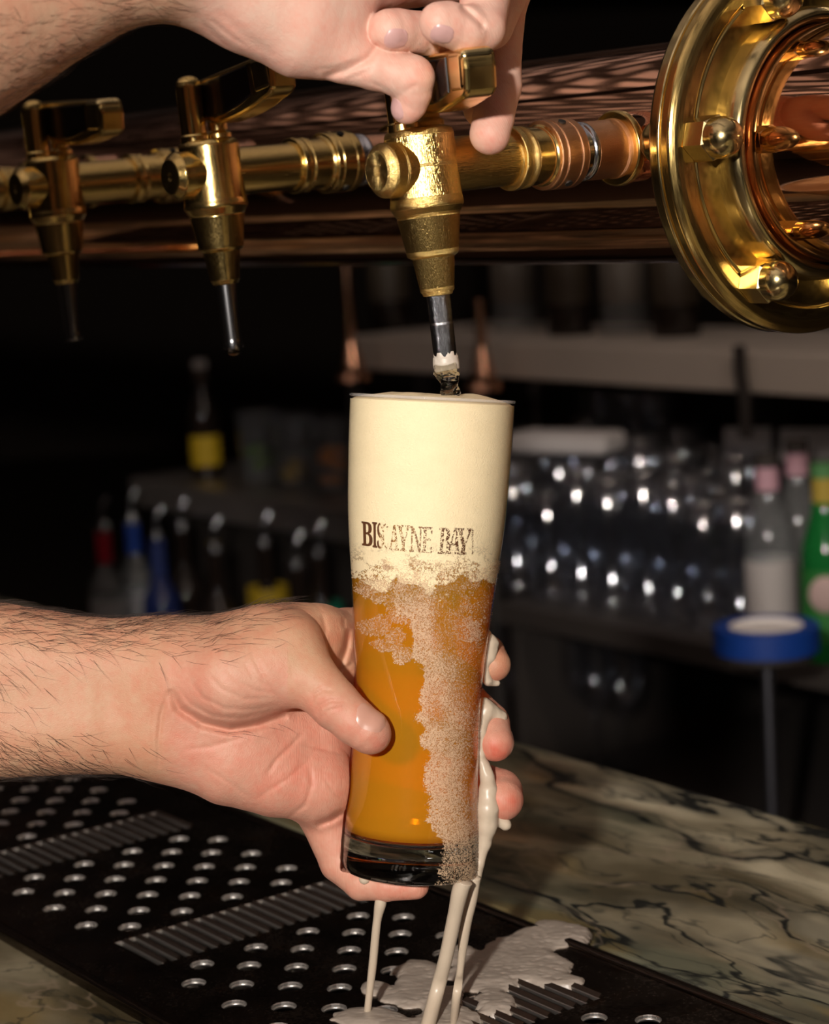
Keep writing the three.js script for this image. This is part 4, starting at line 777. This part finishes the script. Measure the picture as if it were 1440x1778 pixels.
// steel-edged counter on the left
const cTop = atN(603, 889, NB).y, cLow = atN(603, 946, NB).y;
{
  const a = uOf(atN(225, 880, NB)), b = uOf(atN(870, 920, NB));
  const t = thing('steel_counter', 'stainless steel back counter carrying the plastic tubs', 'counter', bar((a + b) / 2, 0, NB - 0.3), BARTURN);
  part('worktop', barBox(b - a, cTop - cLow, 0.6, 0.008).translate(0, cLow, 0), steelB, t);
  part('cabinet', barBox(b - a - 0.04, cLow, 0.5).translate(0, 0, -0.03), darkB, t);
}
// glass station on the right: counter, lower shelf
const SN = -1.76, SY = 0.83;
{
  const a = uOf(atN(868, 1110, SN)), b = uOf(atN(1700, 1110, SN));
  const t = thing('glass_station', 'dark open station holding the rows of clear glasses', 'station', bar((a + b) / 2, 0, SN - 0.3), BARTURN);
  part('top_board', barBox(b - a, 0.03, 0.6).translate(0, SY - 0.03, 0), darkB, t); part('lower_shelf', barBox(b - a, 0.02, 0.56).translate(0, 0.56, 0), darkB, t);
  part('back_panel', barBox(b - a, SY - 0.03, 0.02).translate(0, 0, -0.28), darkB, t); part('plinth', barBox(b - a, 0.56, 0.5).translate(0, 0, 0), darkB, t);
  for (const x of [-(b - a) / 2 + 0.01, (b - a) / 2 - 0.01]) part('end_panel', barBox(0.02, SY - 0.03, 0.56).translate(x, 0, 0), darkB, t);
}
const tumblerG = (() => { const p = [[0, 0], [0.02, 0]]; for (let y = 0.002; y <= 0.141; y += 0.007) p.push([0.0415 - (y - 0.066) ** 2 / 0.32, y]); p.push([0.0236 + 0.0005, 0.1425]); for (let y = 0.14; y >= 0.012; y -= 0.008) p.push([0.0400 - (y - 0.066) ** 2 / 0.32, y]); p.push([0.02, 0.009], [0, 0.008]); return lathe(p, 36); })();
const stemG = lathe([[0, 0], [0.03, 0], [0.031, 0.0015], [0.006, 0.006], [0.004, 0.012], [0.004, 0.07], [0.008, 0.078], [0.024, 0.095], [0.033, 0.12], [0.035, 0.15], [0.033, 0.185], [0.0318, 0.185], [0.0338, 0.15], [0.0318, 0.12], [0.022, 0.097], [0, 0.084]], 28);
const barGlass = phy({ color: lin(0.97, 0.98, 1), roughness: 0.07, transmission: 1, thickness: 0, ior: 2.0 });
reseed(99);
const standY = (u, n, y) => bar(u, y, n);
for (let r = 0; r < 4; r++) for (let k = 0; k < 8; k++) {          // upside-down tumblers in loose rows on the station
  const n = SN - 0.055 - r * 0.095 - 0.008 * rnd(), pxAt = 896 + k * 55 + (r % 2) * 24 + 10 * rnd(), b = atN(pxAt, 1000, n), o = solo('tumbler', tumblerG, barGlass, 'clear tumbler standing upside down on the glass station', 'glass', 'tumblers on the glass station');
  const h = 1.12 + 0.32 * rnd() + (r > 1 ? 0.08 : 0); o.scale.set(0.92 + 0.1 * rnd(), h, 0.97); o.rotation.x = Math.PI; o.position.copy(bar(uOf(b), SY + 0.1425 * h, n));
}
const tallG = lathe([[0, 0], [0.03, 0], [0.0325, 0.004], [0.033, 0.12], [0.036, 0.19], [0.0385, 0.235], [0.0372, 0.2365], [0.0345, 0.19], [0.0315, 0.12], [0.031, 0.014], [0, 0.012]], 32);
for (const [x, j] of [[1050, 0], [1100, 1], [1142, 2]]) { const n = SN - 0.47, b = atN(x, 900, n), o = solo('tall_glass', tallG, barGlass, 'tall clear glass standing behind the upturned tumblers', 'glass', 'tall glasses behind the tumblers'); o.position.copy(bar(uOf(b), SY, n - j * 0.0)); }
for (let k = 0; k < 5; k++) { const n = SN - 0.12, b = atN(900 + k * 44, 1200, n), o = solo('wine_glass', stemG, barGlass, 'stemmed glass on the dark shelf below the tumblers', 'glass', 'stemmed glasses on the lower shelf'); o.position.copy(bar(uOf(b), 0.58, n)); }
// bottles: [profile], built of glass, neck cap or pourer, label
const bodyLong = [[0, 0], [0.034, 0], [0.0365, 0.004], [0.0368, 0.16], [0.034, 0.185], [0.018, 0.215], [0.0145, 0.23], [0.014, 0.285], [0.0155, 0.287], [0.0155, 0.295], [0.012, 0.296]];
const bodyBeer = [[0, 0], [0.028, 0], [0.0302, 0.004], [0.0305, 0.115], [0.028, 0.14], [0.017, 0.175], [0.0138, 0.195], [0.0132, 0.222], [0.0142, 0.224], [0.0142, 0.231], [0.0118, 0.232]];
const longG = lathe(bodyLong, 32), beerG = lathe(bodyBeer, 32);
const pourerG = merge([cyl(0.013, 0.011, 0.018, 0, 0, 0, 16), new THREE.TubeGeometry(new THREE.CatmullRomCurve3([new THREE.Vector3(0, 0.016, 0), new THREE.Vector3(0.002, 0.04, 0), new THREE.Vector3(0.014, 0.062, 0)]), 12, 0.0042, 10)]);
function bottle(label, pos, o) {
  const t = thing('bottle', label, 'bottle', pos, o.turn ?? 0, o.group);
  const beer = o.beer, g = beer ? beerG : longG, H = beer ? 0.231 : 0.295;
  part('bottle_body', g, o.glass, t);
  if (o.neck) part('neck_sleeve', turned([[beer ? 0.0146 : 0.0156, beer ? 0.19 : 0.228], [beer ? 0.0143 : 0.0152, H - 0.006]], 24), o.neck, t, 'coloured neck sleeve');
  if (o.label) part('paper_label', new THREE.CylinderGeometry((beer ? 0.0308 : 0.0371), (beer ? 0.0308 : 0.0371), o.lh ?? 0.08, 32, 1, true).translate(0, o.ly ?? 0.09, 0), o.label, t, 'paper label');
  if (o.pour) part('pourer', pourerG.clone().translate(0, H - 0.004, 0), chrome, t, 'chrome pourer'); else part('cap', cyl(0.0158, 0.0152, 0.016, 0, H - 0.012, 0, 24), o.cap ?? darkB, t);
  return t;
}
const tint = (r, g, b, tr = 0.7) => phy({ color: lin(r, g, b), roughness: 0.08, transmission: tr, thickness: 0, ior: 1.5 });
const clearB = tint(0.9, 0.92, 0.92, 0.9), greenB = tint(0.02, 0.28, 0.06, 0.35), darkGlass = tint(0.03, 0.02, 0.015, 0.3), blueB = tint(0.03, 0.05, 0.2, 0.3);
const paper = (r, g, b) => std({ color: lin(r, g, b), roughness: 0.6 });
const pinkCap = std({ color: lin(0.72, 0.42, 0.5), roughness: 0.4 });
{ // right end of the station
  const p = (x, n) => { const b = atN(x, 1000, n); return bar(uOf(b), SY, n); };
  bottle('clear bottle with a pink neck and a white label at the end of the glasses', p(1338, SN - 0.06), { beer: true, glass: clearB, neck: pinkCap, label: paper(0.62, 0.58, 0.56), lh: 0.07, ly: 0.07 });
  bottle('clear bottle with a pink neck standing behind the green bottle', p(1390, SN - 0.17), { beer: true, glass: clearB, neck: pinkCap });
  const g = bottle('green beer bottle with gold foil and a red and white label', p(1436, SN - 0.03), { beer: true, glass: greenB, neck: paper(0.55, 0.4, 0.06), label: paper(0.03, 0.22, 0.04), lh: 0.085, ly: 0.07, cap: paper(0.1, 0.3, 0.1) });
  const badge = new THREE.SphereGeometry(0.022, 24, 16).scale(0.9, 1, 0.25).translate(0, 0.085, 0.03); const bo = part('label_badge', badge, paper(0.62, 0.45, 0.42), g, 'pale oval badge on the label'); bo.rotation.y = -0.25;
}
{ // blue tape on its stand in front of the station
  const c = atN(1332, 1128, -1.52), t = thing('tape_roll', 'roll of blue tape lying flat on the little stand', 'tape roll', c);
  part('tape', turned([[0.038, 0], [0.0545, 0], [0.0545, 0.026], [0.038, 0.026], [0.038, 0]], 64), std({ color: lin(0.006, 0.05, 0.3), roughness: 0.5 }), t);
  part('paper_core', turned([[0.0355, 0], [0.0385, 0], [0.0385, 0.0262], [0.0355, 0.0262], [0.0355, 0]], 48), whiteB, t, 'pale paper core'); part('core_disc', cyl(0.036, 0.036, 0.022, 0, 0, 0, 40), whiteB, t, 'pale disc inside the roll');
  const s = thing('pole_stand', 'thin metal pole with a small round top under the blue tape', 'stand', new THREE.Vector3(c.x, 0, c.z));
  part('pole', cyl(0.008, 0.008, c.y - 0.006, 0, 0, 0, 20), std({ color: lin(0.3, 0.3, 0.34), metalness: 1, roughness: 0.35 }), s); part('top_plate', cyl(0.05, 0.05, 0.006, 0, c.y - 0.0062, 0, 40), darkB, s); part('foot', cyl(0.09, 0.08, 0.012, 0, 0, 0, 40), darkB, s);
}
{ // copper posts with bright flash glints, standing on a ledge under the pale shelf
  const ly = atN(613, 655, NB + 0.03).y;
  for (const [x, top, lab] of [[613, 440, 'taller polished copper post below the pipe'], [840, 520, 'shorter polished copper post by the pale shelf']]) {
    const b = atN(x, x < 700 ? 655 : 672, NB + 0.05), h = atN(x, top, NB + 0.05).y - b.y;
    const t = thing('copper_post', lab, 'post', b); part('shaft', turned([[0.0195, 0], [0.0195, 0.018], [0.0085, 0.0628], [0.0085, h], [0, h]], 48, 0.001), std({ color: lin(0.9, 0.5, 0.32), metalness: 1, roughness: 0.13 }), t);
    part('base', cyl(0.03, 0.024, 0.012, 0, -0.004, 0, 32), copper, t); part('stem', cyl(0.012, 0.012, b.y - 0.5, 0, -(b.y - 0.5), 0, 20), darkB, t);
  }
}
// dark bottles on the pale shelf
reseed(5);
for (const [x, m, lab] of [[680, darkGlass], [895, clearB], [990, darkGlass], [1085, clearB], [1175, darkGlass]]) {
  const n = NB - 0.12 - 0.06 * rnd(), b = atN(x, 560, n);
  bottle(m === clearB ? 'clear spirit bottle in the dark row on the pale shelf' : 'near-black spirit bottle in the dark row on the pale shelf', bar(uOf(b), shelfTop, n), { glass: m, label: m === clearB ? paper(0.12, 0.1, 0.08) : paper(0.05, 0.035, 0.02), group: m === clearB ? 'clear bottles on the pale shelf' : 'dark bottles on the pale shelf' });
}
// plastic tubs of fruit on the steel counter
{
  const tubG = lathe([[0, 0], [0.034, 0], [0.036, 0.003], [0.044, 0.135], [0.046, 0.137], [0.046, 0.141], [0.0425, 0.14], [0.035, 0.006], [0, 0.005]], 36), plastic = phy({ color: lin(0.93, 0.95, 0.97), roughness: 0.08, transmission: 0.95, thickness: 0, ior: 1.45 });
  const fruit = (m, s, n, h, t, name) => { reseed(s); for (let k = 0; k < n; k++) { const o = part(name, new THREE.SphereGeometry(0.013 + 0.004 * rnd(), 14, 10), m, t); const a = rnd() * 6.28, r = 0.018 * Math.sqrt(rnd()); o.position.set(Math.cos(a) * r, 0.018 + rnd() * h, Math.sin(a) * r); o.scale.set(1, 0.7, 1); } };
  for (const [x, lab, m, s, n, h, name] of [[458, 'clear plastic tub of green limes on the steel counter', std({ color: lin(0.12, 0.26, 0.02), roughness: 0.5 }), 3, 9, 0.05, 'lime_piece'], [520, 'clear plastic tub of yellow lemon pieces on the steel counter', std({ color: lin(0.5, 0.32, 0.02), roughness: 0.5 }), 5, 8, 0.03, 'lemon_piece'], [580, 'clear plastic tub of orange pieces on the steel counter', std({ color: lin(0.7, 0.24, 0.01), roughness: 0.5 }), 7, 12, 0.06, 'orange_piece']]) {
    const n1 = NB - 0.12, b = atN(x, 860, n1), t = thing('plastic_tub', lab, 'tub', bar(uOf(b), cTop, n1)); part('tub', tubG, plastic, t); fruit(m, s, n, h, t, name);
  }
  const b = atN(362, 840, NB - 0.1); bottle('dark bottle with a yellow label beside the plastic tubs', bar(uOf(b), cTop - 0.12 + 0.12, NB - 0.1), { beer: true, glass: darkGlass, label: paper(0.75, 0.5, 0.02), lh: 0.06, ly: 0.055, neck: paper(0.1, 0.07, 0.05), cap: whiteB });
}
// speed rail of bottles below the steel edge
{
  const rn = -1.84, ry = 0.5, a = uOf(atN(120, 1100, rn)), b = uOf(atN(600, 1100, rn));
  const t = thing('speed_rail', 'low steel rail holding spirit bottles below the counter edge', 'rack', bar((a + b) / 2, ry, rn), BARTURN);
  part('shelf', barBox(b - a, 0.012, 0.2).translate(0, -0.012, -0.04), steelB, t); part('front_lip', barBox(b - a, 0.09, 0.006).translate(0, 0.0, 0.06), steelB, t); for (const x of [a, b]) part('leg', barBox(0.03, ry, 0.03).translate(x - (a + b) / 2, -ry, -0.03), darkB, t);
  const spec = [
    [182, 'clear bottle with a red neck and white label in the speed rail', { glass: clearB, neck: paper(0.5, 0.01, 0.03), label: paper(0.5, 0.5, 0.5), lh: 0.11, ly: 0.1, pour: true }], [233, 'clear bottle with a blue neck and white label in the speed rail', { glass: clearB, neck: paper(0.01, 0.06, 0.38), label: paper(0.48, 0.48, 0.5), lh: 0.11, ly: 0.1, pour: true }],
    [274, 'blue glass bottle with a pale label in the speed rail', { glass: blueB, neck: paper(0.02, 0.04, 0.18), label: paper(0.3, 0.32, 0.36), lh: 0.09, ly: 0.09, pour: true }], [318, 'dark bottle with a pourer beside the blue glass bottle', { glass: darkGlass, label: paper(0.05, 0.04, 0.04), pour: true }],
    [372, 'dark bottle with a brown label in the middle of the speed rail', { glass: darkGlass, label: paper(0.1, 0.05, 0.03), pour: true }], [460, 'dark bottle with a small yellow label in the speed rail', { glass: darkGlass, label: paper(0.6, 0.4, 0.02), lh: 0.04, ly: 0.2, pour: true }],
    [512, 'clear bottle with a tall chrome pourer beside the yellow-labelled one', { glass: darkGlass, label: paper(0.1, 0.1, 0.1), pour: true }], [552, 'dark bottle with a green label at the end of the speed rail', { glass: darkGlass, label: paper(0.01, 0.28, 0.16), lh: 0.06, ly: 0.18, pour: true }],
  ];
  for (const [x, lab, o] of spec) { const p = atN(x, 960, spec.findIndex((q2) => q2[0] === x) % 2 ? rn - 0.085 : rn); bottle(lab, bar(uOf(p), ry, spec.findIndex((q2) => q2[0] === x) % 2 ? rn - 0.085 : rn), { turn: 0.3, ...o }); }
}
{ // odds and ends among the glasses
  const n = SN - 0.36, tagG = rbox(0.07, 0.045, 0.003, 0.001, 0, 0.0225, 0);
  for (const [x, y, w, lab] of [[1300, 796, 1, 'white card standing on the upturned glasses'], [1412, 800, 1.3, 'wider white card at the right end of the glasses']]) { const p = atN(x, y, n), o = solo('paper_card', tagG.clone().scale(w, 1, 1), whiteB, lab, 'card'); o.position.copy(p); o.rotation.y = -0.45; const st = solo('card_holder', cyl(0.012, 0.006, p.y - SY, 0, 0, 0, 16), darkB, w > 1 ? 'dark holder under the wider white card' : 'dark holder under the smaller white card', 'holder'); st.position.set(p.x, SY, p.z); }
  const s = atN(945, 1000, SN - 0.44), sp = thing('bar_spoon', 'long bar spoon with a ball end standing among the glasses', 'spoon', bar(uOf(s), SY, SN - 0.44)), top = atN(942, 678, SN - 0.44).y - SY;
  part('shaft', cyl(0.0045, 0.0045, top, 0, 0, 0, 14), steelB, sp); part('ball', new THREE.SphereGeometry(0.010, 20, 14).translate(0, top, 0), chrome, sp, 'polished ball end');
  const cl = solo('folded_cloth', rbox(0.16, 0.028, 0.07, 0.01, 0, 0.014, 0), whiteB, 'folded white cloth lying on the upturned glasses', 'cloth'); const cp = atN(985, 800, SN - 0.12); cl.position.set(cp.x, SY + 0.2, cp.z); cl.rotation.set(0, -0.6, 0);
}

scene.traverse((o) => { if (o.isMesh) { o.castShadow = true; o.receiveShadow = true; } });
renderer.render(scene, camera);
